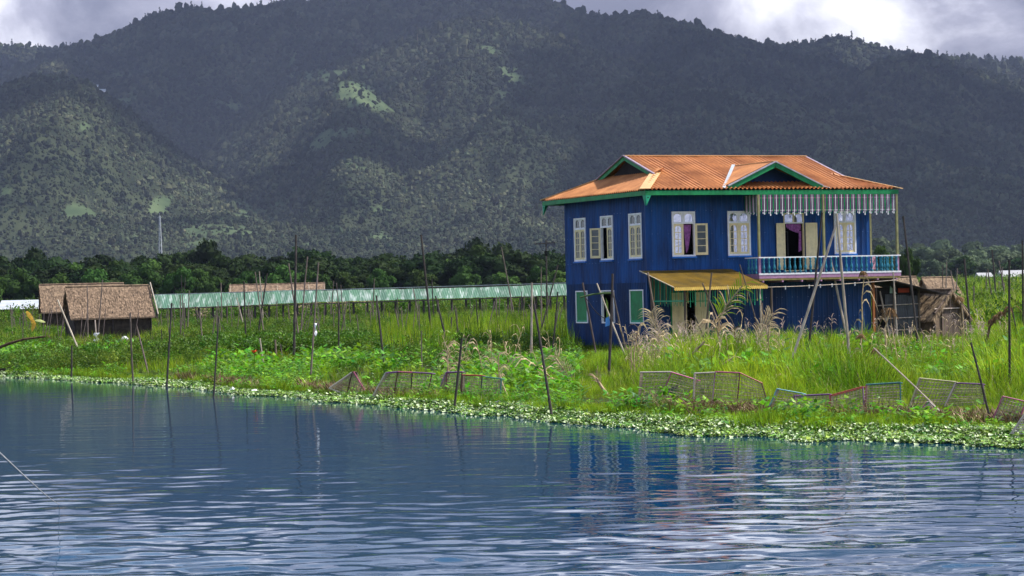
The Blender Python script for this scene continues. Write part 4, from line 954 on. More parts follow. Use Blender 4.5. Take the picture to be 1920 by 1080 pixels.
for i, (px, py) in enumerate(((178, 158), (192, 155))):
    u = ray(px, py); Y = 3390 - i*8; z = mheight(np.array([u[0]*Y]), np.array([float(Y)]))[0]
    h_ = empty('hilltop_shrine', (u[0]*Y, Y, z+7), 0.2, ('left' if i == 0 else 'right') + ' one of two tiny white buildings on the hill crest', 'building')
    mb = MB(); mb.box((-4.5, 0, -9), (4.5, 5, -1.5), WHITEP); mb.build('wall', h_); mb = MB(); mb.add([(-5, -1, -1.5), (5, -1, -1.5), (5, 6, -1.5), (-5, 6, -1.5), (-5, 2.5, 1), (5, 2.5, 1)], [(0,1,5,4), (2,3,4,5), (0,4,3), (1,2,5)], ZINC); mb.build('roof', h_)

# green walkway roof: sheets on posts
wk = empty('covered_walkway', tuple(at(300, 590, 240)), 0, 'long covered walkway with faded green corrugated roof on dark posts', 'walkway')
O_ = np.array(wk.location)
def wkp(px, py, Y): return at(px, py, Y) - O_
NW = 64; top = [(284,553),(400,549.5),(560,544),(760,540.5),(900,537.5),(1064,531.5),(1130,529)]; bot = [(292,578),(400,574.5),(560,567.5),(760,561),(900,557.5),(1064,553.5),(1130,551)]
fx = lambda tab, x: np.interp(x, [a for a, b in tab], [b for a, b in tab])
rm_ = MB(); P_ = []
for i in range(NW+1):
    x = 286 + (1130-286)*i/NW; Y = 236 + 10*i/NW; P_.append((wkp(x, fx(top, x), Y+1.2), wkp(x+7, fx(bot, x), Y-0.6), x, Y))
fr_ = MB()
for a_, b_ in ((0, NW),): fr_.beam(P_[a_][0] - np.array([0, 0, .1]), P_[b_][0] - np.array([0, 0, .1]), 0.1, 0.1, DWOOD); fr_.beam(P_[a_][1] - np.array([0, 0, .08]), P_[b_][1] - np.array([0, 0, .08]), 0.08, 0.1, DWOOD)
fr_.build('frame', wk)
rs_ = MB(); rs_.beam(P_[0][0] + np.array([0, .02, .03]), P_[NW][0] + np.array([0, .02, .03]), 0.12, 0.05, ZINC); rs_.build('ridge_strip', wk)
for i in range(NW):
    (t0, b0_, _, _), (t1, b1_, _, _) = P_[i], P_[i+1]; mb = MB(); vv = []; n_ = 6; j1, j2 = random.uniform(-.02, .03), random.uniform(-.03, .03)
    for k in range(n_+1):
        q = k/n_; dz = 0.025*(k % 2) + 0.012*q
        vv += [tuple(t0 + (t1-t0)*q + np.array([0, 0, dz+j1])), tuple(b0_ + (b1_-b0_)*q + np.array([0, 0, dz+j2-0.02]))]
    mb.add(vv, [(2*k, 2*k+2, 2*k+3, 2*k+1) for k in range(n_)], GROOF); mb.build('roof_sheet', wk)
pm = MB(); pm.tube([(0, 0, -1.2), (0, 0, 1.9)], [0.13, 0.11], DWOOD, 6); pme = pm.mesh('post')
for i in range(0, NW, 2):
    b_ = P_[i][1]; instobj('post', pme, (b_[0], b_[1]+0.25, b_[2]-2.0), parent=wk)
    if i % 4 == 0: t_ = P_[i][0]; instobj('post', pme, (t_[0]+0.4, t_[1], b_[2]-2.0), parent=wk)

# lattice mast far off
Y = 1500; p0 = at(301, 470, Y); p1 = at(301.5, 405, Y); ms = empty('lattice_mast', (p0[0], p0[1], 0), 0, 'thin pale lattice mast rising in front of the left hill', 'mast')
mb = MB(); Hm = p1[2]; nn_ = 16
for s in range(4):
    c = [(-1, -1), (1, -1), (1, 1), (-1, 1)][s]; d_ = [(-1, -1), (1, -1), (1, 1), (-1, 1)][(s+1) % 4]
    mb.beam((c[0]*1.6, c[1]*1.6, 0), (c[0]*0.3, c[1]*0.3, Hm), 0.22, 0.22, ZINC)
    for k in range(nn_):
        f0, f1 = k/nn_, (k+1)/nn_; w0, w1_ = 1.6-1.3*f0, 1.6-1.3*f1; mb.beam((c[0]*w0, c[1]*w0, Hm*f0), (d_[0]*w1_, d_[1]*w1_, Hm*f1), 0.16, 0.16, ZINC)
mb.build('lattice', ms)
mb = MB(); mb.beam((-1.6, 0, Hm-1), (1.6, 0, Hm-1), 0.15, 0.15, ZINC); mb.beam((0, 0, Hm), (0, 0, Hm+2), 0.12, 0.12, ZINC); mb.build('antenna', ms)
#@@PART3
# ================================================================ TREES
def crown_mesh(name, m, seed, nl=16, nq=2200, sx=1.0, sz=0.75, leaf=0.055, flat=0.0):
    """unit-width crown: leaf clumps over and inside many overlapping lobes, with open gaps between them"""
    rs = np.random.default_rng(seed); lobes = []
    for i in range(nl):
        a = rs.random()*6.283; r = math.sqrt(rs.random())*0.36*sx; z = 0.22 + 0.62*rs.random()*(1 - 0.9*r)*sz/0.75
        lobes.append((math.cos(a)*r, math.sin(a)*r, z, 0.11 + 0.11*rs.random()))
    q = nq; L_ = rs.integers(0, nl, q); d = rs.normal(size=(q, 3)); d /= np.linalg.norm(d, axis=1)[:, None]; d[:, 2] = np.where(d[:, 2] < -0.3, -d[:, 2], d[:, 2])
    lb = np.array(lobes)[L_]; rad = lb[:, 3]*(0.65 + 0.4*rs.random(q)); P = lb[:, :3] + d*rad[:, None]*np.array([1, 1, 0.8])
    nrm = d + rs.normal(size=(q, 3))*0.45; nrm /= np.linalg.norm(nrm, axis=1)[:, None]
    t = np.cross(nrm, rs.normal(size=(q, 3))); t /= np.linalg.norm(t, axis=1)[:, None]; b = np.cross(nrm, t); s = leaf*(0.45 + 0.8*rs.random(q))[:, None]
    v = np.stack([P - t*s*0.5 - b*s*.3, P + t*s*0.5 - b*s*.3, P + t*s*0.25 + b*s*.5, P - t*s*0.3 + b*s*.45], 1).reshape(-1, 3)
    mb = MB(); mb.add(v.tolist(), [(4*i, 4*i+1, 4*i+2, 4*i+3) for i in range(q)], m)
    for x, y, z, r in lobes:
        vv = []; n1_, n2_ = 4, 6
        for i in range(n1_+1):
            for j in range(n2_): k = 0.78*r*(0.85 + 0.3*rs.random()); vv.append((x + k*math.sin(math.pi*i/n1_)*math.cos(6.283*j/n2_), y + k*math.sin(math.pi*i/n1_)*math.sin(6.283*j/n2_), z + 0.8*k*math.cos(math.pi*i/n1_)))
        mb.add(vv, [(i*n2_+j, (i+1)*n2_+j, (i+1)*n2_+(j+1) % n2_, i*n2_+(j+1) % n2_) for i in range(n1_) for j in range(n2_)], m)
    return mb.mesh(name)
def trunk_mesh(seed):
    rs = np.random.default_rng(seed); mb = MB(); mb.tube([(0, 0, -0.05), (0.01, 0, 0.15), (0.0, 0.01, 0.33), (0.02, 0, 0.5)], [0.035, 0.026, 0.02, 0.012], BARK, 7)
    for k in range(5):
        a = rs.random()*6.28; z = 0.2 + 0.2*rs.random(); mb.tube([(0, 0, z), (math.cos(a)*.12, math.sin(a)*.12, z+.12), (math.cos(a)*.24, math.sin(a)*.24, z+.26)], [0.014, 0.010, 0.004], BARK, 5)
    return mb.mesh('trunk')
CA = [crown_mesh('crown', TREEA, s, sx=1.0, nl=18) for s in range(4)]; CB = [crown_mesh('crown', TREEB, s+20, nl=16) for s in range(4)]; CC = [crown_mesh('crown', TREEC, s+40, nl=18) for s in range(3)]
TK = [trunk_mesh(s) for s in range(3)]
def tree(px, ytop, wpx, Y, crowns, label, group, zb=0.3):
    top = at(px, ytop, Y); w = wpx/F*Y; hgt = max(top[2]-zb, 2.0); o = empty('tree', (top[0], Y, zb), random.uniform(0, 6.28), label, 'tree', group)
    c = instobj('crown', random.choice(crowns), (0, 0, 0), 0, (w, w, hgt/0.93), o); k = instobj('trunk', random.choice(TK), (0, 0, 0), 0, (max(w, hgt)*0.8, max(w, hgt)*0.8, hgt), o)
LM = [(-20, 'at the left edge'), (38, 'above the white metal roof'), (110, 'over the rear thatched hut'), (185, 'over the nearer thatched hut'), (262, 'just left of the lattice mast'), (335, 'just right of the lattice mast'),
      (395, 'above the left part of the walkway'), (462, 'above the long thatched roof, left end'), (530, 'beside the tallest black pole'), (590, 'above the long thatched roof, right end'), (655, 'right of the long thatched roof'),
      (725, 'left of the leaning black pole'), (800, 'beside the leaning black pole above the walkway'), (880, 'behind the right part of the walkway'), (950, 'left of the utility pole'), (1010, 'by the utility pole'), (1058, 'touching the blue house')]
ytopA = {-20: 458, 38: 456, 110: 462, 185: 458, 262: 461, 335: 447, 395: 440, 462: 458, 530: 462, 590: 443, 655: 464, 725: 457, 800: 452, 880: 438, 950: 447, 1010: 452, 1058: 458}
for px, lm in LM:
    tree(px + random.uniform(-6, 6), ytopA[px] + 1, random.uniform(100, 130), random.uniform(500, 540), CA, 'tall dark rear tree ' + lm, 'dark trees behind the walkway')
    tree(px + random.uniform(15, 30), ytopA[px] + random.uniform(20, 30), random.uniform(75, 100), random.uniform(440, 475), CA + CB, 'middle row dark tree ' + lm, 'dark trees behind the walkway')
    tree(px + random.uniform(-15, 5), random.uniform(494, 504), random.uniform(70, 95), random.uniform(385, 420), CB, 'low bushy green front tree ' + lm, 'green bushy trees behind the walkway')
RM_ = [(1655, 'behind the balcony posts', 452, 50, 330), (1702, 'behind the balcony end', 462, 46, 300)]
for px, lm, yt, w, Y in RM_: tree(px, yt, w, Y, CB, 'rounded light green tree ' + lm, 'light green trees near the house')
RL = [(1640, 'behind the balcony opening'), (1700, 'right of the last balcony post'), (1752, 'above the pale thatched roofs'), (1810, 'above the small privy hut'), (1862, 'above the tiny white building'), (1912, 'at the right edge of the photo'), (1965, 'beyond the right edge')]
for i, (px, lm) in enumerate(RL):
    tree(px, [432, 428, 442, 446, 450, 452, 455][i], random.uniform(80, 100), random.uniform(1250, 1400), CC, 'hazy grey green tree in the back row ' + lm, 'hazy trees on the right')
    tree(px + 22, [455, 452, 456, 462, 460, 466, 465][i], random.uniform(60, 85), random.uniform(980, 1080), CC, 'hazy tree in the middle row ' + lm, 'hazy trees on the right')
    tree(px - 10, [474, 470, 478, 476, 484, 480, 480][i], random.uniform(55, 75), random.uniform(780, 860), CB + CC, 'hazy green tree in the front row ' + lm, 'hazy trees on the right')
# the wood between and behind those trees, which reads as one mass
def px_pos(n, x0, x1, Y0, Y1, z=0.3):
    px = RNG.uniform(x0, x1, n); Y = np.exp(RNG.uniform(math.log(Y0), math.log(Y1), n)); u = np.array([ray(p, 500)[0] for p in px]); return np.stack([u*Y, Y, np.full(n, z)], -1)
P1 = px_pos(330, -250, 1120, 430, 640); s1 = RNG.uniform(7, 12.5, 330)
P2 = px_pos(420, 1120, 2150, 860, 1900); s2 = RNG.uniform(9, 17, 420)
P3 = px_pos(260, -250, 1120, 640, 2000); s3 = RNG.uniform(7, 12, 260)
P_ = np.concatenate([P1, P2, P3]); s_ = np.concatenate([s1, s2, s3]); n = len(P_)
scatter('far_wood', 'mass of woodland between and behind the single trees at the foot of the hills', 'woodland', P_, np.stack([np.zeros(n), np.zeros(n), RNG.uniform(0, 6.28, n)], -1),
        np.stack([s_*1.15, s_*1.15, s_*0.95], -1), CA + CC, idx=np.concatenate([RNG.integers(0, 4, 330), RNG.integers(4, 7, 420), RNG.integers(0, 7, 260)]))

# ================================================================ GRASS AND LEAVES
def tuft(nb, h, spr, w, m, seed, lean=0.5, seg=3, m2=None, bend=0.25):
    random.seed(seed); mb = MB()
    for _ in range(nb):
        a = random.uniform(0, 6.283); r = spr*math.sqrt(random.random()); b = (math.cos(a)*r, math.sin(a)*r, -0.05); hh = h*random.uniform(0.5, 1.0); a2 = a + random.uniform(-1, 1); l = lean*hh*random.uniform(0.2, 1.2)
        mb.blade(b, (b[0]+math.cos(a2)*l, b[1]+math.sin(a2)*l, hh), w*random.uniform(0.6, 1.2), m2 if (m2 and random.random() < 0.18) else m, bend*random.uniform(0.3, 1), seg, side=(-math.sin(a2)+random.uniform(-.6, .6), math.cos(a2)+random.uniform(-.6, .6), 0))
    return mb.mesh('grass_tuft')
def leafplant(nl, h, spr, lw, m, seed):
    random.seed(seed); mb = MB()
    for _ in range(nl):
        a = random.uniform(0, 6.283); l = spr*random.uniform(0.3, 1); hh = h*random.uniform(0.4, 1); p = Vector((math.cos(a)*l, math.sin(a)*l, hh)); mb.blade((0, 0, 0), p, 0.012, m, 0.1, 2)
        d = Vector((math.cos(a), math.sin(a), random.uniform(-0.5, 0.7))).normalized(); s = d.cross(Vector((0, 0, 1))).normalized(); up = s.cross(d); L_ = lw*random.uniform(0.7, 1.3)
        pts = [p, p+d*L_*0.3+s*L_*0.36-up*L_*.05, p+d*L_*0.8+s*L_*0.26, p+d*L_*1.25, p+d*L_*0.8-s*L_*0.26, p+d*L_*0.3-s*L_*0.36-up*L_*.05]
        mb.add(pts, [(0, 1, 2, 3), (0, 3, 4, 5)], m)
    return mb.mesh('leaf_plant')
def shrub(nq, m, seed, leaf=0.07):
    rs = np.random.default_rng(seed); mb = MB(); v = []
    for i in range(nq):
        d = rs.normal(size=3); d /= np.linalg.norm(d); c = np.array([0, 0, 0.42]) + d*np.array([0.45, 0.45, 0.42])*(0.5 + 0.5*rs.random()); t = rs.normal(size=3); t /= np.linalg.norm(t); b = np.cross(t, d + rs.normal(size=3)*0.5); b /= np.linalg.norm(b); s = leaf*(0.5 + rs.random())
        v += [c - t*s*.6, c + b*s*.35, c + t*s*.6, c - b*s*.35]
    mb.add([tuple(p) for p in v], [(4*i, 4*i+1, 4*i+2, 4*i+3) for i in range(nq)], m); return mb.mesh('shrub')
def floaters(n, m, seed, r=0.030, m2=None, up=0.5):
    random.seed(seed); mb = MB()
    for _ in range(n):
        c = Vector((random.uniform(-.22, .22), random.uniform(-.35, .35), random.uniform(0.005, 0.06))); nrm = Vector((random.uniform(-up, up), random.uniform(-up, up)-0.15, 1)).normalized(); t = nrm.cross(Vector((random.random(), random.random(), .1))).normalized(); b = nrm.cross(t); rr = r*random.uniform(0.35, 1.6)
        mb.add([c + t*rr*math.cos(q) + b*rr*0.8*math.sin(q) + nrm*0.012*math.cos(2*q) for q in [k*math.pi/3 for k in range(6)]], [(0,1,2,3,4,5)], m2 if (m2 and random.random() < 0.2) else m)
    return mb.mesh('floating_leaves')
def place(n, x0, x1, Ylo, Yhi, off=0.0):
    """points spread evenly over the picture area of the strip; Ylo may be 'shore'"""
    px = RNG.uniform(x0, x1, n); u = (px - 960)/F; lo = shore_y(u) + off if Ylo == 'shore' else np.full(n, float(Ylo)); Y = np.exp(np.log(lo) + RNG.random(n)*(np.log(Yhi) - np.log(lo))); X = u*Y
    z = gheight(X, Y); lx = (X-HO[0])*E1[0] + (Y-HO[1])*E1[1]; ly = (X-HO[0])*E2[0] + (Y-HO[1])*E2[1]
    ok = (z > -0.02) & ~((lx > -0.15) & (lx < W+3.0) & (ly > -0.15) & (ly < D+0.2)) & ~((lx > 0.3) & (lx < 3.8) & (ly > -2.9) & (ly < 0))
    for (hx, hy, r) in HUTS: ok &= ((X-hx)**2 + (Y-hy)**2 > r*r)
    ok &= ~((px > 100) & (px < 295) & (Y > 104) & (Y < 162) & (RNG.random(n) < 0.85))
    return X[ok], Y[ok], z[ok], px[ok]
HUTS = [(o.location.x, o.location.y + 1.5, 2.4 if o.name.endswith(('hut', '001')) else 3.0) for o in bpy.data.objects if o.name.startswith('thatched_hut')]
def lay(name, label, cat, X, Y, z, s, meshes, idx=None, tilt=0.12):
    n = len(X); s = np.asarray(s); s3 = np.stack([s*RNG.uniform(.85, 1.15, n), s, s*RNG.uniform(.75, 1.25, n)], -1)
    return scatter(name, label, cat, np.stack([X, Y, z], -1), np.stack([RNG.uniform(-tilt, tilt, n), RNG.uniform(-tilt, tilt, n), RNG.uniform(0, 6.28, n)], -1), s3, meshes, idx=idx)
G1 = [tuft(16, 0.85, 0.16, 0.022, GRASSM, s, 0.75, 4, DRYM if s == 3 else None, 0.35) for s in range(5)]
G2 = [tuft(14, 0.7, 0.14, 0.020, GRASSD, s+10, 0.5) for s in range(3)]
GS = [tuft(14, 0.34, 0.16, 0.018, GRASSM, s+20, 0.6) for s in range(3)]
RD = [tuft(12, 2.3, 0.25, 0.05, GRASSM if s != 1 else GRASSD, s+30, 0.28, 4, DRYM if s == 2 else None, 0.12) for s in range(3)]
LP = [leafplant(9, 0.55, 0.28, 0.15, LEAFM, s+40) for s in range(4)]
SB = [shrub(170, SHRUBM, s+50) for s in range(3)] + [shrub(170, GRASSD, s+60, 0.09) for s in range(2)]
PALE = mat('pale_floating_leaf', (0.48, 0.57, 0.33), 0.45, var=0.15, rand=0.2, spec=0.4)
FL = [floaters(24, FLOATM, s+70, m2=PALE) for s in range(5)]
def hmul(X, Y, px):      # lower growth at the water's edge, where the fish traps stand, and by the house's side wall
    d = Y - shore_y(X/Y); lowd = np.interp(px, [1000, 1200], [5.0, 8.5]); h = np.interp(d - lowd, [-3, 0, 5], [0.22, 0.30, 1.0])
    return h*np.interp(px, [1000, 1060, 1190, 1260, 1600, 1660, 1810, 1860], [0.55, 0.36, 0.5, 1.0, 1.0, 0.66, 0.66, 1.0])
# right hand meadow round the house
X, Y, z, px = place(33000, 1040, 2420, 'shore', 108, 1.2)
k = fbm(X*0.55 + 3, Y*0.28, 4) + RNG.uniform(-.12, .12, len(X)) > 0.43; X, Y, z, px = X[k], Y[k], z[k], px[k]
lay('meadow_grass', 'long bright green grass growing over the bank round the blue house', 'grass', X, Y, z, hmul(X, Y, px)*RNG.uniform(0.7, 1.15, len(X))*(0.35 + 1.25*fbm(X*0.5, Y*0.3, 3)), G1, idx=RNG.choice(5, len(X), p=[.26, .26, .24, .08, .16]))
X, Y, z, px = place(11000, 1040, 2420, 'shore', 105, 0.8)
k = fbm(X*0.5, Y*0.22, 3) > 0.52; X, Y, z, px = X[k], Y[k], z[k], px[k]
lay('meadow_weeds', 'dark green weeds and broad leaves mixed through the meadow grass', 'weeds', X, Y, z, hmul(X, Y, px)*RNG.uniform(0.7, 1.4, len(X)), G2 + LP)
# left bank
X, Y, z, px = place(13000, -200, 1080, 'shore', 118, 1.0)
k = fbm(X*0.5 + 13, Y*0.2, 4) + RNG.uniform(-.1, .1, len(X)) > 0.44; X, Y, z, px = X[k], Y[k], z[k], px[k]
lay('bank_grass', 'green grass on the low bank left of the house', 'grass', X, Y, z, np.interp(Y - shore_y(X/Y), [0, 5, 12], [0.25, 0.3, 0.65])*RNG.uniform(0.5, 1.1, len(X)), G1 + G2, idx=RNG.choice(8, len(X), p=[.1]*5 + [.5/3]*3))
X, Y, z, px = place(9000, -200, 1080, 'shore', 112, 0.6)
k = fbm(X*0.4 + 9, Y*0.12, 3) > 0.42; X, Y, z = X[k], Y[k], z[k]
lay('broad_leaved_plants', 'broad leaved water plants crowding the left bank', 'plants', X, Y, z, np.interp(Y - shore_y(X/Y), [0, 4, 8, 14], [0.25, 0.35, 0.6, 0.9])*RNG.uniform(0.6, 1.4, len(X))*(0.5 + 0.9*fbm(X*0.3, Y*0.2, 2)), LP)
X, Y, z, px = place(12000, -200, 1080, 84, 238)
k = (fbm(X*0.12, Y*0.05 + 5, 3) > 0.38); X, Y, z = X[k], Y[k], z[k]
lay('vegetable_shrubs', 'bushy green crop rows on the floating gardens in front of the walkway', 'shrubs', X, Y, z, RNG.uniform(0.45, 0.95, len(X))*(0.55 + 0.9*fbm(X*0.15, Y*0.06, 3)), SB)
X, Y, z, px = place(14000, -200, 1120, 110, 245)
lay('garden_grass', 'rough grass between the floating garden rows in front of the walkway', 'grass', X, Y, z, RNG.uniform(0.45, 0.95, len(X))*(0.5 + 0.9*fbm(X*0.2 + 7, Y*0.07, 3)), G1 + G2)
X, Y, z, px = place(3600, 690, 1075, 88, 200)
k = fbm(X*0.2 + 3, Y*0.08, 3) > 0.36; X, Y, z = X[k], Y[k], z[k]
lay('reed_bed', 'tall green reeds in the strip between the dark inlet and walkway', 'reeds', X, Y, z, RNG.uniform(0.30, 0.62, len(X)), RD)
X, Y, z, px = place(2600, 380, 700, 92, 104)
lay('dark_hedge', 'dark shady bank of low bushes behind the near garden strip', 'shrubs', X, Y, z, RNG.uniform(0.6, 1.15, len(X)), SB[3:])
# right hand fields beyond the huts
X, Y, z, px = place(14000, 1600, 2450, 104, 620)
lay('field_grass', 'tall grass and crops in the fields beyond the small thatched huts', 'grass', X, Y, z, RNG.uniform(0.9, 1.6, len(X))*(0.9 + Y*0.0035), G1 + G2 + SB, idx=RNG.choice(13, len(X), p=[.14]*5 + [.06]*3 + [.024]*5))
X, Y, z, px = place(6000, -250, 1100, 245, 640)
lay('far_meadow', 'rough growth on the plain beyond the walkway', 'grass', X, Y, z, RNG.uniform(1.2, 2.2, len(X))*(0.9 + Y*0.002), G2 + SB)
# floating leaves along the water's edge and short growth behind them
n = 16500; px = RNG.uniform(-200, 2400, n); u = (px-960)/F; wd = np.interp(px, [0, 500, 1000, 1300, 1920], [1.6, 1.5, 1.9, 2.7, 2.9]); d = (RNG.random(n)**0.8)*wd - 0.9*fbm(u*70, u*0+8., 3)*2 + 0.3
Y = shore_y(u) + d; X = u*Y; z = np.maximum(gheight(X, Y), 0.0)
k = fbm(X*1.1, Y*0.7 + 3, 3) + RNG.uniform(-.15, .15, n) > 0.38; X, Y, z = X[k], Y[k], z[k]; n = len(X)
lay('floating_weed', 'pale floating water weed edging the bank along the whole shore', 'water weed', X, Y, z, RNG.uniform(0.7, 1.3, n), FL, tilt=0.05)
n = 8500; px = RNG.uniform(-200, 2400, n); u = (px-960)/F; Y = shore_y(u) + RNG.uniform(0.9, 4.5, n); X = u*Y; z = gheight(X, Y)
lay('edge_grass', 'short fresh grass just behind the floating weed', 'grass', X, Y, z, np.where(fbm(X*0.5, Y*0.5, 3) > 0.55, 1.0, 0.55)*RNG.uniform(0.35, 0.85, n), GS + LP, idx=RNG.choice(7, n, p=[.30, .30, .30, .025, .025, .025, .025]))
# withered litter and mud-brown stems under the fish traps, and a small tussock at the water
DT = [tuft(16, 0.16, 0.16, 0.022, DRYD, s+90, 1.6, 2) for s in range(2)] + [tuft(12, 0.14, 0.16, 0.02, DRYM, 93, 1.8, 2)]
n = 430; px = np.concatenate([RNG.uniform(1190, 1440, 170), RNG.uniform(1560, 1925, 150), RNG.uniform(330, 480, 40), RNG.uniform(560, 830, 70)]); u = (px-960)/F; Y = shore_y(u) + np.interp(px, [300, 800, 1200, 1925], [2.2, 2.4, 4.4, 3.4]) + RNG.normal(0, 0.55, n); X = u*Y
lay('bank_litter', 'brown withered stems and litter lying under the fish traps', 'litter', X, Y, gheight(X, Y) + 0.10, RNG.uniform(0.7, 1.6, n), DT, idx=RNG.choice(3, n, p=[.42, .4, .18]))
n = 70; a = RNG.uniform(0, 6.28, n); q = np.sqrt(RNG.random(n)); c = ground(1440, 806, 0.0); X = c[0] + 0.55*q*np.cos(a); Y = c[1] + 0.9*q*np.sin(a)
lay('water_tussock', 'fresh grass tussock on dark mud jutting into the water', 'grass', X, Y, np.full(n, 0.02), RNG.uniform(0.9, 1.3, n), GS)
# inlet weed
n = 1500; px = RNG.uniform(640, 1060, n); Y = RNG.uniform(72, 86, n); X = (px-960)/F*Y; z = np.maximum(gheight(X, Y), 0); k = (fbm(X*0.5, Y*0.4, 2) > 0.55) | (z > -0.0); k &= RNG.random(n) < 0.6
lay('inlet_weed', 'floating weed at the edges of the dark inlet behind the fish traps', 'water weed', X[k], Y[k], z[k], RNG.uniform(0.6, 1.1, k.sum()), FL, tilt=0.05)
# pinkish flowering grass heads in front of the house
def plume(seed):
    random.seed(seed); mb = MB(); q = random.uniform(-.1, .1); mb.blade((0, 0, 0), (q, 0, 0.95), 0.012, DRYM, 0.0, 3)
    for k in range(9): a = random.uniform(0, 6.28); z0 = random.uniform(0.72, 1.0); mb.blade((q*z0, 0, z0), (q+math.cos(a)*0.13, math.sin(a)*0.13, z0+random.uniform(-.07, .12)), 0.022, PLUME, 0.5, 2)
    return mb.mesh('grass_plume')
n = 140; pa = np.concatenate([RNG.uniform(1180, 1300, 50), RNG.uniform(1330, 1600, 50), RNG.uniform(1600, 1900, 40)]); Y = RNG.uniform(68, 86, n); X = (pa-960)/F*Y
ly = (X-HO[0])*E2[0] + (Y-HO[1])*E2[1]; k = ly < -0.4; X, Y = X[k], Y[k]; z = gheight(X, Y)
lay('grass_plumes', 'pinkish flowering grass heads rising from the meadow before the house', 'grass', X, Y, z, RNG.uniform(0.7, 1.35, len(X)), [plume(s) for s in range(4)])
random.seed(99)

# ================================================================ POLES
def pole(top, bot, w, label, m=BAM, Y=None, group='bamboo poles standing in the marsh', name='bamboo_pole', bend=0.0, mid=None):
    b = ground(bot[0], bot[1], 0.15) if Y is None else at(bot[0], bot[1], Y); Yb = b[1]; t = at(top[0], top[1], Yb + 0.1)
    b, t = Vector(b), Vector(t); d = (b - t).normalized(); b2 = b + d*(0.7 if Y is None else 1.2); n = 7; r = w/2*Yb/F
    org = Vector((b.x, b.y, b.z)); pts = []; rad = []
    if mid: mv = Vector(at(mid[0], mid[1], Yb + 0.05))
    for i in range(n*2+1):
        q = i/(n*2); p = b2 + (t - b2)*q
        if mid: p = b2*(1-q)**2 + mv*2*q*(1-q) + t*q*q
        p += Vector((math.sin(q*3.1 + w)*bend, 0, 0)); pts.append(p - org); rad.append(r*(1.12 - 0.3*q)*(1.14 if i % 2 == 0 else 0.97))
    mb = MB(); mb.tube(pts, rad, m, 7); return tag(mb.build(name, loc=org), label, 'pole', group)
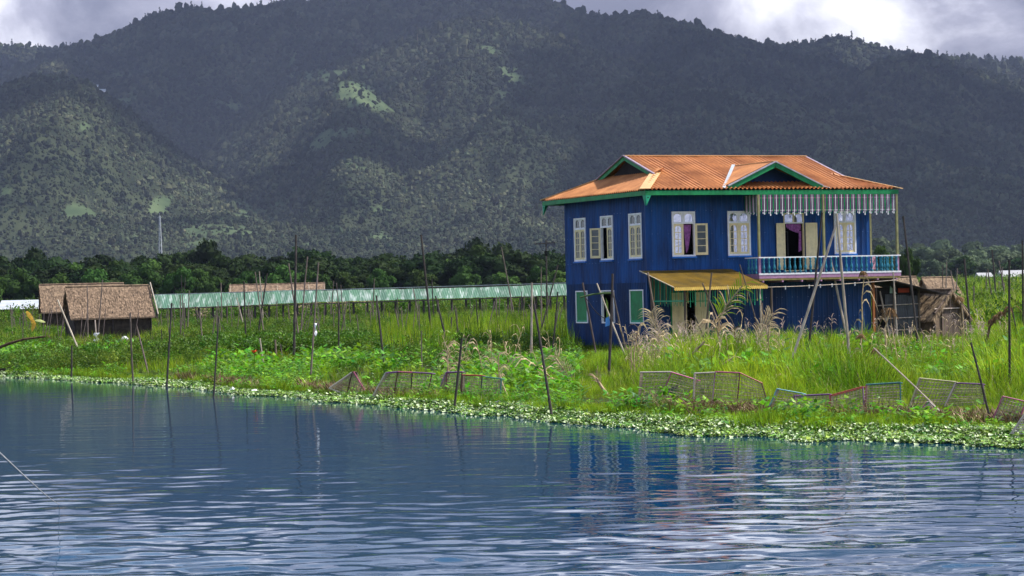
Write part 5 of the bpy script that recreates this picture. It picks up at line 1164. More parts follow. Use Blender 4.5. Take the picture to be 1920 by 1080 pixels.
PL = [
 ((108,562),(155,675),3.2,'pale pole leaning left in front of the nearer thatched hut',LWOOD),((135,648),(133,704),3.6,'short dark stake at the bank below the leaning pale pole',DWOOD),
 ((163,535),(165,640),2.2,'thin upright pole against the roof of the nearer thatched hut, left one',BAM),((192,524),(182,650),2.4,'thin pole tilted right against the roof of the nearer thatched hut',BAM),
 ((244,586),(250,711),3.4,'grey pole at the right part of the dark hut wall reaching the water',BAM),((256,611),(277,699),3.0,'leaning pole just right of the hut corner, foot by the arched basket',BAM),
 ((178,600),(181,640),2.6,'short stake with white rag in front of the dark hut wall',LWOOD),((322,568),(314,716),3.6,'dark pole right of the huts whose foot stands in the water',DWOOD),
 ((338,553),(339,650),2.4,'thin pole crossing the left end of the green walkway roof',BAM),((375,583),(384,666),2.6,'thin pole leaning left below the left part of the walkway',BAM),
 ((403,590),(395,663),2.6,'thin pole just left of the second dark pole from the huts',BAM),((410,595),(401,734),3.2,'dark pole with foot in the water, second one right of the huts',DWOOD),
 ((444,558),(459,618),2.0,'faint slanting pole below the walkway near the upright dark one',LWOOD),((457,527),(461,672),3.0,'upright dark pole crossing the walkway roof left of the twin poles',DWOOD),
 ((479,510),(498,646),2.4,'left one of the slender twin poles over the walkway roof',BAM),((486,509),(494,604),2.2,'right one of the slender twin poles over the walkway roof',LWOOD),
 ((501,512),(482,637),3.0,'dark pole leaning right, crossing behind the slender twin poles',DWOOD),((487,634),(497,698),3.4,'short pale stake leaning left in the bright leaves',LWOOD),
 ((517,637),(518,683),4.2,'stubby grey stake between two thin stakes in the leaves',WOOD),((526,645),(532,683),2.4,'short thin stake right of the stubby grey stake',BAM),
 ((554,440),(552,694),4.6,'tallest black pole, standing dead upright left of centre',DWOOD),((541,494),(565,668),2.8,'slender pole leaning left behind the tallest black pole',BAM),
 ((577,481),(563,646),2.8,'slender pole leaning right just beside the tallest black pole',BAM),((597,492),(582,716),3.4,'long grey pole carrying a white rag',BAM),
 ((594,596),(605,648),2.2,'short thin pole behind the pole with the white rag',BAM),((635,571),(635,678),3.2,'upright dark pole right of the pole with the white rag',DWOOD),
 ((706,554),(722,702),3.8,'dark pole leaning left, foot at the arched fish trap',DWOOD),((790,440),(810,640),4.0,'tall black pole leaning left above the walkway roof',DWOOD),
 ((774,542),(788,605),2.2,'crooked thin pole left of the tall leaning black pole',BAM),((817,555),(842,665),3.6,'dark pole leaning left, foot in the dry maize stalks',DWOOD),
 ((792,620),(792,697),2.2,'thin stake above the arched fish trap',BAM),((866,635),(853,757),4.6,'thick dark post at the water edge between two fish traps',DWOOD),
 ((940,463),(966,602),2.6,'thin pole leaning left over the right part of the walkway roof',BAM),((996,530),(998,690),4.2,'thick pale upright post left of the landing',LWOOD),
 ((1001,570),(1034,773),4.8,'thick dark pole leaning left with its foot at the floating weed',DWOOD),((1016,500),(1015,640),2.0,'thin pole with a leafy tip left of the utility pole',BAM),
 ((1046,497),(1007,647),2.8,'pole leaning right across the utility pole',BAM),((1046,547),(1033,680),3.2,'dark pole leaning right at the end of the landing',DWOOD),
 ((1147,513),(1142,712),5.2,'thick dark upright pole before the side wall of the blue house',DWOOD),((1093,530),(1115,655),3.8,'grey pole leaning left over the first green shutter',BAM),
 ((1119,531),(1177,676),3.2,'long grey pole leaning left over the open lower window',LWOOD),((1149,547),(1173,656),3.4,'grey pole leaning left just right of the thick upright pole',BAM),
 ((1214,510),(1233,605),3.6,'weathered pole leaning left under the corner of the awning',WOOD),((1334,511),(1327,600),3.6,'weathered pole leaning right across the awning front',WOOD),
 ((1317,531),(1342,590),3.2,'short pole leaning left below the awning edge',WOOD),((1302,591),(1341,690),3.0,'dark pole leaning left in front of the open street door',DWOOD),
 ((1386,496),(1421,615),2.4,'very thin pole leaning left between awning and balcony',BAM),((1429,568),(1430,620),3.2,'short broken stake beside the clothes line post',WOOD),
 ((1569,413),(1471,720),5.0,'long pale grey pole leaning right in front of the balcony',LWOOD),((1543,398),(1510,697),4.4,'dark pole leaning right behind the long pale pole',DWOOD),
 ((1569,400),(1597,718),5.2,'long grey pole leaning left in front of the right balcony window',LWOOD),((1559,485),(1590,650),4.6,'pale pole leaning left that meets the long grey pole low down',LWOOD),
 ((1675,510),(1681,625),3.4,'pale upright pole before the grey lean-to shed',LWOOD),((1695,405),(1720,650),4.2,'tall dark pole leaning left at the right end of the shed',DWOOD),
 ((1650,546),(1661,600),3.8,'short pale pole propped against the shed wall',LWOOD),((1808,485),(1820,620),4.0,'dark pole leaning left just right of the privy hut',DWOOD),
 ((1860,468),(1870,590),3.0,'dark pole, tallest of the cluster of leaning poles on the right',DWOOD),((1852,504),(1866,592),2.6,'pole leaning left at the left side of the right hand cluster',BAM),
 ((1873,489),(1889,586),2.8,'pole leaning left at the right side of the right hand cluster',BAM),((1894,488),(1892,742),4.6,'thick dark upright pole near the right edge',DWOOD),
 ((1917,451),(1918,612),3.4,'tall thin pole at the very right edge',DWOOD),((1775,491),(1774,536),2.0,'thin upright pole above the pale thatched roof, left one',BAM),
 ((1783,507),(1788,538),2.0,'thin leaning pole above the pale thatched roof',BAM),((1795,503),(1793,545),2.0,'thin upright pole above the pale thatched roof, right one',BAM),
 ((1802,567),(1815,634),3.4,'pole right of the privy hut carrying a drooping brown head',DWOOD),((1818,642),(1861,794),4.4,'dark pole leaning left in front of the pink fish trap',DWOOD),
 ((1897,577),(1910,652),3.0,'dark pole leaning left behind the thick upright pole near the right edge',DWOOD),((1850,510),(1851,560),1.8,'faint far pole beside the right hand cluster',BAM),
 ((1880,500),(1878,560),1.8,'faint far upright pole inside the right hand cluster',BAM),((1768,498),(1768,534),1.8,'faint far pole left of those above the pale thatched roof',BAM),
 ((930,560),(932,610),2.0,'faint pole among the reeds below the walkway',BAM),((752,575),(756,640),2.0,'faint stake in the crops left of the tall leaning black pole',BAM),
 ((668,590),(674,640),2.0,'faint stake in the crops right of the upright dark pole',BAM),((1637,652),(1769,778),2.8,'dry pale cane slanting across the meadow to the white fan basket',LWOOD),
 ((1425,539),(1427,625),4.0,'pale clothes line post below the balcony',LWOOD),
]
YO = {(108,562): None, (163,535): 152, (192,524): 152, (178,600): 150, (457,527): 100, (541,494): 101, (577,481): 112, (1093,530): 88, (1119,531): 80, (1149,547): 87, (1214,510): 88.6, (1334,511): 86, (1317,531): 86, (1386,496): 88,
      (1429,568): 90, (1675,510): 93, (1650,546): 96.5, (1695,405): 84, (1808,485): 98, (1802,567): 92, (1425,539): 91, (1302,591): 76, (1775,491): 170, (1783,507): 168, (1795,503): 165, (1768,498): 172, (1850,510): 230, (1880,500): 230, (1917,451): 100}
for t_, b_, w, lb, m in PL: pole(t_, b_, w, lb, m, Y=YO.get(t_), bend=random.uniform(-.03, .03))
rs = np.random.default_rng(11)
for i in range(34):
    x = [rs.uniform(290, 700), rs.uniform(700, 1050), rs.uniform(1720, 1915)][0 if i < 16 else (1 if i < 28 else 2)]; yb = rs.uniform(600, 665); l = rs.normal()*9; h_ = rs.uniform(35, 90)
    pole((x + l, yb - h_), (x, yb), rs.uniform(1.6, 2.6), 'thin grey pole loose among the crops ' + min(((abs(x - q_), l_) for q_, l_ in ((300, 'right of the nearer thatched hut'), (400, 'under the left part of the walkway'), (520, 'beside the tallest black pole'), (620, 'right of the pole with the white rag'), (720, 'beneath the middle of the walkway'), (810, 'below the tall leaning black pole'), (900, 'in the reeds under the walkway'), (1010, 'by the utility pole'), (1740, 'around the small privy hut'), (1800, 'right of the privy hut'), (1850, 'left of the right hand pole cluster'), (1900, 'near the right edge'))))[1], BAM if i % 3 else DWOOD, group='thin poles among the crops')
# many thin far stakes that only tint the gardens
sp = MB(); rs = np.random.default_rng(3)
for i in range(260):
    if i < 150: x = rs.uniform(20, 1060); Y = rs.uniform(120, 236)
    else: x = rs.uniform(1800, 1960) if i % 2 else rs.uniform(1720, 1960); Y = rs.uniform(150, 420)
    u = (x-960)/F; hgt = rs.uniform(1.2, 2.6); l = rs.normal()*0.25; sp.tube([(u*Y, Y, 0), (u*Y+l, Y, hgt)], 0.025*(Y/160)**0.5, BAM, 4)
tag(sp.build('garden_stakes'), 'thin stakes dotted through the far floating gardens', 'stakes', kind='stuff')
up = empty('utility_pole', tuple(at(1026, 640, 150)), 0, 'slender utility pole with crossarm and insulators just left of the blue house', 'utility pole'); o_ = Vector(up.location)
tp_ = Vector(at(1024, 450, 150)) - o_; mb = MB(); mb.tube([(0, 0, -1.5), tuple(tp_)], [0.07, 0.045], DWOOD, 7); mb.build('post', up)
mb = MB(); mb.beam(tp_ + Vector((-0.75, 0, -0.25)), tp_ + Vector((0.55, 0, -0.18)), 0.06, 0.07, DWOOD); mb.build('crossarm', up)
for x in (-0.7, -0.3, 0.1, 0.5): mb = MB(); mb.lathe([(0.02, 0), (0.05, 0.05), (0.03, 0.08), (0.05, 0.12), (0.01, 0.16)], (tp_.x + x, 0, tp_.z - 0.2 + 0.05*x), GREYSH, 6); mb.build('insulator', up)
mb = MB(); mb.box((tp_.x-0.12, -0.08, tp_.z-1.0), (tp_.x+0.05, 0.08, tp_.z-0.7), DARKIN); mb.build('fuse_box', up)
# clothes line, rail and loose rope
def strand(name, p, q, r, m, label, cat, sag=0.1, n=12):
    p, q = Vector(p), Vector(q); mb = MB(); mb.tube([p + (q-p)*(i/n) - Vector((0, 0, sag*math.sin(math.pi*i/n))) - p for i in range(n+1)], r, m, 5); return tag(mb.build(name, loc=p), label, cat)
cl = strand('clothes_line', at(1420, 539, 91), at(1681, 525, 93), 0.014, LWOOD, 'bamboo clothes line strung under the balcony to the shed', 'clothes line', 0.05)
for i, x in enumerate((1472, 1516, 1537, 1559, 1602)):
    f = (x-1420)/261; p = Vector(at(1420, 539, 91)).lerp(Vector(at(1681, 525, 93)), f); q = MB(); q.add([(-0.03, 0, 0), (0.03, 0, 0), (0.02, 0.01, -0.13), (-0.02, 0, -0.15), (-0.03, .01, 0), (0.03, .01, 0), (0.02, 0.02, -0.13), (-0.02, .01, -0.15)], [(0,1,2,3), (7,6,5,4), (0,4,5,1), (1,5,6,2), (2,6,7,3), (3,7,4,0)], WHITEP)
    o = q.build('peg_rag'); o.location = p - cl.location; o.parent = cl
strand('cross_pole', at(1088, 558, 80.2), at(1146, 550, 80), 0.035, mat('mossy_wood', (0.05, 0.09, 0.03), 0.8), 'mossy crossbar tied to the thick upright pole over the lower windows', 'crossbar', -0.05)
strand('slack_rope', at(1099, 559, 80.4), at(1142, 600, 80.2), 0.014, DARKIN, 'dark slack rope hanging from the mossy crossbar', 'rope', 0.15)
mb = MB(); bp = Vector(at(1139, 596, 79.6)); mb.add([(-.06, 0, 0), (.06, 0, .05), (.09, .02, -.25), (-.08, .02, -.3), (-.05, .06, -.02), (.05, .06, .03), (.08, .08, -.25), (-.07, .08, -.28)], [(0,1,2,3), (7,6,5,4), (0,4,5,1), (1,5,6,2), (2,6,7,3), (3,7,4,0)], mat('light_blue_plastic', (0.08, 0.25, 0.6), 0.4)); tag(mb.build('plastic_bag', loc=bp), 'light blue plastic bag hung on the thick upright pole', 'bag')
strand('mooring_cord', ground(112, 946, -0.05), at(-30, 822, 6.0), 0.0035, mat('nylon_cord', (0.30, 0.30, 0.30), 0.7), 'pale cord slanting out of the water at the left edge', 'cord', 0.02)
for (x, y, w, h, lb, m) in ((592, 618, 3.5, 24, 'white rag tied to the long grey pole', WHITEP), (181, 633, 8, 18, 'white rag on the short stake before the dark hut wall', WHITEP)):
    p = Vector(ground(582, 716, 0.15)) if x == 592 else None; Yq = (p.y if p else 149.5); c = Vector(at(x, y, Yq - 0.05)); a_ = w/F*Yq; b_ = h/F*Yq/2; mb = MB(); vv = []
    for i in range(6):
        q = i/5; vv += [(-a_*(0.5+0.3*math.sin(i*2)), 0.02*math.sin(i), b_ - 2*b_*q), (a_*(0.4+0.4*math.cos(i*1.7)), 0.03*math.cos(i*2), b_ - 2*b_*q)]
    mb.add(vv + [(v_[0], v_[1]+0.02, v_[2]) for v_ in vv], [(2*i, 2*i+1, 2*i+3, 2*i+2) for i in range(5)] + [(12+2*i+2, 12+2*i+3, 12+2*i+1, 12+2*i) for i in range(5)], m); tag(mb.build('rag', loc=c), lb, 'rag')

# ================================================================ FISH TRAPS (collapsed basket frames with wire netting)
WIRE = mat('straw_coloured_netting', (0.30, 0.25, 0.17), 0.8, var=0.25, scale=6)
CP = {'pink': mat('magenta_frame_paint', (0.34, 0.07, 0.16), 0.5, var=0.25, scale=8), 'red': mat('red_frame_paint', (0.30, 0.055, 0.045), 0.55, var=0.25, scale=8), 'teal': mat('teal_frame_paint', (0.05, 0.16, 0.16), 0.5, var=0.25, scale=8),
      'sky': mat('sky_blue_frame_paint', (0.16, 0.36, 0.38), 0.5, var=0.25, scale=8), 'yellow': mat('pale_yellow_frame_paint', (0.46, 0.44, 0.24), 0.5, var=0.2, scale=8), 'purple': mat('purple_frame_paint', (0.16, 0.07, 0.20), 0.6, var=0.3, scale=8),
      'white': mat('chalky_frame_paint', (0.46, 0.40, 0.36), 0.6, var=0.15, scale=8), 'brown': mat('brown_frame', (0.10, 0.05, 0.04), 0.8, var=0.3), 'mauve': mat('mauve_frame_paint', (0.26, 0.14, 0.24), 0.6, var=0.3, scale=8)}
def trap(label, panels, cols_, basey, basex, depth=0.17, nx=9, nz=7, fw=2.4, wm=WIRE, netcol=None):
    """panels: quads of sight lines (lower left, upper left, upper right, lower right); each stands at the same ground distance, with a matching back"""
    g_ = ground(basex, basey, 0.12); Y = g_[1]; root = empty('fish_trap', tuple(g_), 0, label, 'fish trap', 'fish traps lying along the bank'); bk = Vector((E2[0]*depth*0.35 + 0.10, depth, -0.02)); net = MB()
    for k, (qd, c) in enumerate(zip(panels, cols_)):
        P = [Vector(at(x, y, Y)) - Vector(g_) for x, y in qd]; r = fw/2*Y/F; B = [p + bk for p in P]
        f = MB()
        for i in range(4):
            if c[i] is None: continue
            f.tube([P[i], P[(i+1) % 4]], r, CP[c[i]], 6); f.tube([B[i], B[(i+1) % 4]], r*0.8, CP[c[i]], 6) if i == 1 else None
        for i in (1, 2): f.tube([P[i], B[i]], r*0.7, CP[c[1] or 'brown'], 6)
        f.build('frame', root)
        def face(A, nx, nz, w=0.0065):
            for i in range(1, nx):
                q = i/nx; bend = Vector((0, random.uniform(-.02, .02), random.uniform(-.015, .015))); net.tube([A[0].lerp(A[3], q), A[0].lerp(A[3], q).lerp(A[1].lerp(A[2], q), 0.5) + bend, A[1].lerp(A[2], q)], w, wm, 3, False)
            for i in range(1, nz):
                q = i/nz; bend = Vector((0, random.uniform(-.02, .02), random.uniform(-.02, .015))); net.tube([A[0].lerp(A[1], q), A[0].lerp(A[1], q).lerp(A[3].lerp(A[2], q), 0.5) + bend, A[3].lerp(A[2], q)], w, wm, 3, False)
        face(P, nx, nz); face([P[0], P[1], B[1], B[0]], nz, 3, 0.006) if k == 0 else None; face(B, nx, nz, 0.0055)
    net.build('netting', root, kind='stuff'); return root
X4 = lambda a: (a, a, a, a)
trap('small tent shaped fish trap lying alone at the left', [[(617,728),(660,698),(661,697),(650,740)], [(650,740),(661,697),(663,697),(684,732)]], [('white','brown','brown','white'), ('brown','brown','pink','white')], 740, 650, nx=8, nz=9)
trap('long arched fish trap with purple and pink hoops left of the thick dark post', [[(699,742),(723,699),(746,697),(738,743)], [(738,743),(746,697),(773,698),(770,746)], [(770,746),(773,698),(810,700),(800,745)]], [('white','purple','brown',None), ('pink','pink','brown','pink'), ('purple','purple','brown','purple')], 746, 760, nx=7, nz=8)
trap('arched fish trap with purple top directly left of the thick dark post', [[(818,744),(836,699),(838,698),(836,746)], [(836,746),(838,698),(866,697),(863,737)]], [('mauve','purple','pink','white'), ('pink','purple','brown',None)], 746, 836, nx=6, nz=8)
trap('low brown and green framed fish trap right of the thick dark post', [[(865,738),(867,703),(904,704),(901,750)], [(901,750),(904,706),(940,710),(938,742)]], [('brown','red','brown',None), ('teal','teal','teal',None)], 750, 900, nx=8, nz=8)
trap('tilted basket with pink rhombus frame beside fallen banana leaves', [[(1196,752),(1200,698),(1257,697),(1240,745)], [(1240,746),(1259,698),(1308,713),(1286,752)]], [(None,'white',None,None), ('pink','pink','pink','pink')], 756, 1245, nx=9, nz=10)
trap('largest fish trap with magenta door frame and rounded right end', [[(1300,750),(1302,700),(1341,698),(1336,753)], [(1336,757),(1341,697),(1387,699),(1382,762)], [(1382,762),(1387,699),(1428,718),(1440,757)]], [('white','white','white',None), ('pink','pink','pink','pink'), ('pink','red','brown',None)], 764, 1370, nx=9, nz=9, depth=0.32)
trap('fish trap with sky blue frame leaning left', [[(1438,773),(1457,729),(1506,738),(1494,768)]], [('sky','sky','sky',None)], 776, 1465, nx=9, nz=8)
trap('fish trap with dark purple rail right of the sky blue one', [[(1491,772),(1489,742),(1556,739),(1553,775)]], [('purple','purple','pink',None)], 778, 1520, nx=11, nz=8)
trap('fish trap with sloping red top rail', [[(1555,776),(1558,741),(1618,725),(1621,770)]], [('red','red','mauve',None)], 778, 1590, nx=10, nz=8)
trap('square fish trap with teal hoop', [[(1622,768),(1624,721),(1688,717),(1689,765)]], [('pink','teal','teal',None)], 772, 1655, nx=10, nz=9)
trap('tilted fish trap with pale yellow frame', [[(1704,766),(1724,709),(1792,716),(1771,761)]], [('yellow','yellow','white',None)], 770, 1740, nx=11, nz=10)
trap('low fish trap with purple rail right of the yellow one', [[(1771,762),(1792,718),(1843,720),(1846,757)]], [('white','purple','purple','purple')], 766, 1810, nx=9, nz=9)
trap('small pale fan shaped basket lying in front of the yellow trap', [[(1713,785),(1738,754),(1742,753),(1782,789)]], [('pink','white','white','white')], 790, 1750, nx=8, nz=7, depth=0.35, wm=CP['white'])
trap('pink framed fish trap near the right edge', [[(1862,785),(1880,743),(1924,753),(1905,803)]], [('pink','pink','pink',None)], 800, 1880, nx=8, nz=8)
trap('white and pink fish trap cut by the right edge', [[(1895,813),(1925,770),(1990,765),(1975,815)]], [('white','pink','pink','white')], 815, 1900, nx=9, nz=9, wm=CP['white'])
strand('loose_rail', ground(1800, 791, 0.12), ground(1896, 800, 0.12), 0.03, CP['mauve'], 'loose mauve rail lying on the mud before the pink trap', 'rail', 0.0)

# ================================================================ DRY REEDS, FRONDS, FLOWERS
def px3(pts, Y): return [Vector(at(x, y, Y)) for x, y in pts]
def along(P, t):
    t *= len(P)-1; i = min(int(t), len(P)-2); return P[i].lerp(P[i+1], t-i), (P[i+1]-P[i]).normalized()
def reed(label, pts, Y, w=2.5, nleaf=14, l=30, spread=1.0, droop=0.3, m=DRYM, lm=None, feather=False, t0=0.5, head=None, name='dry_reed', cat='reed', lw=2.4):
    P = px3(pts, Y); o = P[0].copy(); P = [p - o for p in P]; k = Y/F; root = empty(name, tuple(o), 0, label, cat, 'dry reeds and fronds in the bank')
    mb = MB(); mb.tube([P[0] + Vector((0, 0, -0.4))] + P, [w/2*k*1.2] + [w/2*k*(1.1-0.7*i/len(P)) for i in range(len(P))], m, 6); mb.build('stem', root); mb = MB(); lm = lm or m
    for i in range(nleaf):
        t = t0 + (1-t0)*i/max(1, nleaf-1); p, d = along(P, t); s = 1 if i % 2 else -1; sd = Vector((d.z, 0, -d.x)) if feather else Vector((math.cos(i*2.4), math.sin(i*2.4)*0.6, 0)); L_ = l*k*random.uniform(0.6, 1.15)*(1.0 - 0.35*t if feather else 1)
        dr = d*0.75 + sd*s*spread*(0.9 if feather else 1.0) + Vector((0, random.uniform(-.3, .3), -droop*0.3)); dr.normalize(); tip = p + dr*L_ + Vector((0, 0, -droop*L_*random.uniform(0.5, 1.2)))
        mb.blade(p, tip, lw*k, lm if random.random() < .7 else m, 0.35 + droop*0.4, 4, side=(d.x + 0.2, 0.4, d.z))
    if nleaf: mb.build('leaf_blades', root, kind='stuff')
    if head:
        mb = MB()
        for (hx, hy, hw, hh) in head:
            c = Vector(at(hx, hy, Y)) - o
            for i in range(90):
                a = random.uniform(0, 6.28); q = random.random(); b_ = c + Vector((math.cos(a)*hw*k*0.3*q, math.sin(a)*hw*k*0.3, hh*k*(0.45 - 0.5*q*random.random()))); mb.blade(b_, b_ + Vector((math.cos(a)*hw*k*0.32, math.sin(a)*hw*k*0.3, -hh*k*random.uniform(0.25, 0.6))), 1.8*k, BROWNT, 0.2, 2)
        mb.build('seed_head', root)
    return root
reed('large feathery dry plume in front of the side wall right of the third shutter', [(1234,700),(1233,650),(1228,610),(1222,585)], 74, 3, 26, 46, 1.0, 0.25, DRYM, DRYM, True, 0.45, lw=2.2)
reed('drooping pinkish reed leaves at the foot of the feathery dry plume', [(1237,690),(1236,645),(1234,620)], 73.4, 2.5, 22, 44, 1.2, 0.9, DRYM, PLUME, False, 0.3, lw=2.6)
reed('tall bent reed with green and straw fan before the awning post', [(1346,700),(1344,650),(1348,605),(1362,572),(1392,536)], 72, 5, 30, 52, 0.9, 0.1, DRYM, GRASSM, True, 0.55, lw=3.4)
reed('arching straw leaves low on the tall bent reed', [(1352,690),(1349,630),(1340,600)], 71.5, 3, 16, 62, 1.2, 1.0, DRYM, DRYM, False, 0.5, lw=4)
reed('dry reed bending right between awning and balcony', [(1404,700),(1418,655),(1430,620),(1447,590)], 71, 4, 26, 46, 0.8, 0.1, DRYM, DRYM, True, 0.45, lw=3)
reed('dead cane clump standing right of the tall bent reed', [(1385,700),(1380,650),(1376,612)], 73, 3, 18, 36, 1.2, 1.1, DRYD, PLUME, False, 0.5, lw=2.6)
reed('thin orange dry stalk left of the feathery plume', [(1191,735),(1189,660),(1198,612)], 66, 3, 4, 26, 0.8, 1.2, DRYM, DRYM, False, 0.7, lw=5)
reed('thin grey dry stalk at the left of the orange one', [(1184,735),(1184,650),(1188,628)], 66.5, 2.5, 4, 22, 0.8, 1.2, DRYM, DRYM, False, 0.7, lw=4)
reed('dead maize stalk with curled leaves behind the arched trap', [(840,750),(840,700),(839,648)], 62, 3, 14, 34, 1.2, 0.7, DRYM, DRYM, False, 0.35, lw=3)
reed('broken maize stalk with hanging white leaves at the inlet', [(908,740),(904,690),(893,640)], 66, 2.6, 10, 30, 1.0, 1.2, DRYM, DRYM, False, 0.2, lw=3.6)
reed('dead maize stalk at the right of the inlet', [(937,750),(935,700),(935,665)], 60, 3, 14, 32, 1.3, 0.8, DRYM, DRYM, False, 0.4, lw=3)
reed('white dry leaf curl right of the green framed trap', [(955,750),(942,720),(937,700)], 56, 4, 6, 22, 0.8, 0.9, DRYM, DRYM, False, 0.4, lw=4)
reed('fallen palm frond with pale ribs before the house corner', [(1098,742),(1072,715),(1055,690),(1040,668)], 60, 4, 30, 34, 0.9, 0.15, DRYM, DRYM, True, 0.25, name='palm_frond', cat='frond', lw=2.6)
reed('pair of long dry leaf stems lying across the left of the palm frond', [(1075,735),(1030,705),(985,672)], 62, 3.4, 10, 60, 0.8, 0.8, DRYM, DRYM, False, 0.3, name='palm_frond', cat='frond', lw=3)
reed('short broken frond stump pointing left above the floating weed', [(1145,748),(1128,725),(1118,708)], 57, 7, 8, 38, 0.5, 0.0, DRYM, DRYM, True, 0.5, name='palm_frond', cat='frond', lw=4)
reed('straw cane bundle leaning right before the largest trap', [(1262,702),(1290,672),(1322,640)], 64, 6, 6, 40, 0.4, 0.2, DRYM, DRYM, True, 0.5, lw=3)
reed('low straw cane leaning right above the largest trap', [(1300,712),(1345,690),(1378,668)], 60, 5, 5, 40, 0.4, 0.2, DRYM, DRYM, True, 0.5, lw=3)
reed('pale bent stalk right of the largest trap', [(1440,760),(1447,730),(1452,712),(1462,702),(1470,706)], 55, 5, 5, 22, 0.8, 0.8, DRYM, DRYM, False, 0.5, lw=4)
reed('tall nodded reed with brown tassel before the shed corner post', [(1614,650),(1617,600),(1616,560),(1620,524)], 74, 3, 7, 30, 0.9, 1.3, DRYM, DRYM, False, 0.15, head=[(1618, 516, 18, 18)], lw=4)
reed('big drooping brown seed head in front of the grey shed', [(1661,650),(1660,615),(1666,592)], 76, 3.4, 3, 30, 0.8, 1.2, DRYM, DRYM, False, 0.4, head=[(1668, 592, 32, 34)], lw=4)
reed('brown seed head in the meadow, left of two below the shed', [(1618,680),(1616,655),(1614,636)], 66, 2.4, 2, 26, 0.8, 1.2, DRYM, DRYM, False, 0.4, head=[(1614, 634, 20, 18)], lw=3)
reed('brown seed head in the meadow, lower right of two below the shed', [(1642,710),(1642,680),(1640,662)], 60, 2.4, 2, 26, 0.8, 1.2, DRYM, DRYM, False, 0.4, head=[(1641, 662, 18, 22)], lw=3)
reed('drooping brown head hung on the pole beside the privy hut', [(1808,640),(1806,600),(1802,562)], 91.5, 2.6, 0, 26, head=[(1799, 564, 20, 18)])
reed('thick brown withered bundle bent over a stick on the right', [(1850,640),(1856,612),(1872,592),(1896,580)], 72, 5, 4, 24, 0.8, 0.9, DRYD, BROWNT, False, 0.3, head=[(1860, 606, 16, 18), (1868, 598, 16, 18), (1877, 592, 16, 18), (1890, 583, 16, 20)])
reed('dark drooping leaf spray above the sky blue trap', [(1498,690),(1507,698),(1520,722)], 58, 3, 12, 26, 0.4, 1.0, DRYD, BROWNT, True, 0.2, lw=4)
reed('arching brown branch at the left edge of the bank', [(-10,655),(15,645),(45,636),(85,631)], 92, 6, 6, 20, 0.4, 0.5, DRYD, DRYD, False, 0.3, lw=3, name='dry_branch', cat='branch')
def reed_scatter():
    mbs = []
    for s in range(3):
        random.seed(500+s); mb = MB(); mb.tube([(0, 0, -.2), (0.05, 0, 0.7), (0.12, 0, 1.3)], [0.014, 0.011, 0.006], DRYM, 4)
        for i in range(7): z = 0.3 + i*0.15; a = random.uniform(0, 6.28); mb.blade((0.08*z, 0, z), (math.cos(a)*0.35, math.sin(a)*0.3, z - random.uniform(-.1, 0.3)), 0.03, DRYM, 0.6, 4)
        mbs.append(mb.mesh('dead_stalk'))
    n = 150; px = np.concatenate([RNG.uniform(1180, 1460, 80), RNG.uniform(1560, 1900, 40), RNG.uniform(820, 1060, 30)]); Y = RNG.uniform(62, 84, n); X = (px-960)/F*Y; ly = (X-HO[0])*E2[0] + (Y-HO[1])*E2[1]; k = ly < -0.5
    lay('dead_stalks', 'thin dead stalks scattered through the meadow before the house', 'stalks', X[k], Y[k], gheight(X[k], Y[k]), RNG.uniform(0.6, 1.15, k.sum()), mbs, tilt=0.3)
reed_scatter(); random.seed(5)
# fallen banana leaves and large single leaves
def bigleaf(label, pts, Y, w, m):
    P = px3(pts, Y); o = P[0].copy(); mb = MB(); n = 8; vv = []
    for i in range(n+1):
        t = i/n; p, d = along(P, min(t, .999)); ww = w*Y/F/2*math.sin(math.pi*min(1, t*0.93+0.07))**0.7; s = Vector((-d.z, 0.35, d.x)).normalized(); vv += [p - o - s*ww + Vector((0, 0, -.02)), p - o, p - o + s*ww + Vector((0, 0, -.02))]
    mb.add(vv, [(3*i, 3*i+1, 3*i+4, 3*i+3) for i in range(n)] + [(3*i+1, 3*i+2, 3*i+5, 3*i+4) for i in range(n)], m); return tag(mb.build('big_leaf', loc=o), label, 'leaf', 'large single leaves on the bank')
GLF = mat('glossy_dark_leaf', (0.03, 0.11, 0.015), 0.35, var=0.4, scale=5, spec=0.8, trans=0.2); YLF = mat('lime_leaf', (0.34, 0.55, 0.04), 0.45, var=0.2, trans=0.4); YEL = mat('yellow_dead_leaf', (0.70, 0.42, 0.05), 0.7, var=0.3, scale=5, trans=0.3)
bigleaf('dark green banana leaf lying inside the tilted pink basket', [(1248,752),(1258,735),(1272,722)], 52.5, 16, GLF); bigleaf('fallen dark banana leaf below the tilted pink basket', [(1215,760),(1240,758),(1262,768)], 51.5, 14, GLF)
bigleaf('curled dark banana leaf right of the fallen one', [(1256,775),(1264,760),(1280,752)], 51, 14, GLF); bigleaf('drooping grey green leaf at the lower left of the pink basket', [(1183,735),(1190,742),(1198,748)], 54, 11, mat('grey_green_leaf', (0.22, 0.42, 0.22), 0.4))
bigleaf('round lime green leaf over the purple railed trap', [(1804,732),(1815,736),(1828,741)], 51.5, 12, YLF)
bigleaf('withered yellow banana leaf standing near the rear hut, upper part', [(50,583),(56,592),(64,603)], 138, 8, YEL); bigleaf('withered yellow banana leaf hanging below the upper one', [(58,596),(64,606),(60,622)], 138, 8, YEL); bigleaf('pale yellow leaf pointing right beside the withered ones', [(66,600),(76,601),(86,604)], 138, 5, mat('pale_yellow_leaf', (0.65, 0.68, 0.25), 0.6))
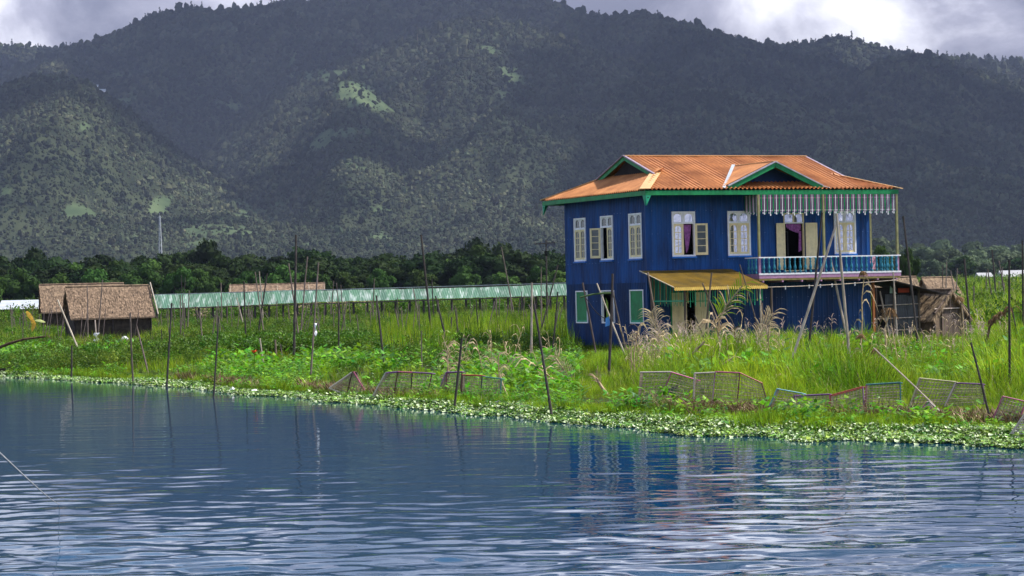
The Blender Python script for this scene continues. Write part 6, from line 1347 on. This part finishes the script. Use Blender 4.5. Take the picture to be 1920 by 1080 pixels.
def flower(label, px, py, Y, col, r, kind, n=7, stem=30):
    c = Vector(at(px, py, Y)); b = Vector(at(px-1, py+stem, Y)); root = empty('flower', tuple(b), 0, label, 'flower'); mb = MB(); mb.tube([(0, 0, -.2), c-b], 0.012, GRASSD, 5); mb.build('stem', root); mb = MB(); m = mat(kind, col, 0.6, var=0.2)
    for i in range(n): a = i*6.28/n; q = c-b; mb.blade(q, q + Vector((math.cos(a)*r, math.sin(a)*r, r*random.uniform(0.2, 0.9))), r*0.6, m, 0.4, 3)
    mb.build('petals', root)
flower('orange red canna flower among the bright leaves', 477, 662, 72, (0.75, 0.12, 0.03), 0.12, 'orange_petal', stem=40); flower('small orange flower in the bushes near the hut', 196, 663, 95, (0.8, 0.3, 0.03), 0.1, 'marigold_petal', stem=10)
flower('lilac water hyacinth flower at the weed edge', 932, 756, 53.3, (0.62, 0.50, 0.80), 0.09, 'lilac_petal', stem=12)
def lump_thing(name, label, cat, px, py, w, h, m, Y=None):
    g_ = ground(px, py, 0.02); Y = g_[1]; a = w/F*Y/2; b_ = h/F*Y; mb = MB(); vv = []
    for i in range(5):
        for j in range(8): k = (0.8 + 0.4*random.random()); vv.append((a*k*math.sin(math.pi*(i+.3)/4.6)*math.cos(j*.785), a*.7*k*math.sin(math.pi*(i+.3)/4.6)*math.sin(j*.785), b_*(1 - i/4)*k))
    mb.add(vv, [(i*8+j, (i+1)*8+j, (i+1)*8+(j+1) % 8, i*8+(j+1) % 8) for i in range(4) for j in range(8)] + [tuple(range(8))], m); tag(mb.build(name, loc=tuple(g_)), label, cat)
lump_thing('plastic_bag', 'white scrap of plastic floating left of the white bag', 'bag', 436, 735, 9, 9, WHITEP); lump_thing('plastic_bag', 'crumpled white bag at the water edge among the floating weed', 'bag', 478, 737, 13, 7, WHITEP)
lump_thing('plastic_bag', 'white plastic sheet scrap by the wall of the nearer thatched hut', 'bag', 234, 640, 14, 9, WHITEP)
# dark punt at the left edge
p = ground(-38, 707, 0.0); pt = empty('wooden_punt', (p[0], p[1]+0.4, 0), R(8), 'dark wooden punt whose end shows at the left edge of the bank', 'boat'); mb = MB(); vv = []
for i in range(9):
    t_ = -1 + 2*i/8; w_ = 0.42*(1 - abs(t_)**3*0.7); zt = 0.26 + 0.16*abs(t_)**3; zb_ = -0.08 + 0.26*abs(t_)**4; vv += [(t_*1.35, -w_, zt), (t_*1.35, -w_*0.6, zb_), (t_*1.35, w_*0.6, zb_), (t_*1.35, w_, zt), (t_*1.35, w_*0.9, zt), (t_*1.35, w_*0.52, zb_+.04), (t_*1.35, -w_*0.52, zb_+.04), (t_*1.35, -w_*0.9, zt)]
mb.add(vv, [(8*i+j, 8*i+8+j, 8*i+8+(j+1) % 8, 8*i+(j+1) % 8) for i in range(8) for j in range(8)] + [tuple(range(8)), tuple(64+j for j in reversed(range(8)))], DWOOD); mb.build('hull', pt)
mb = MB(); mb.box((-.12, -.38, .22), (.12, .38, .25), WOOD); mb.build('seat', pt)
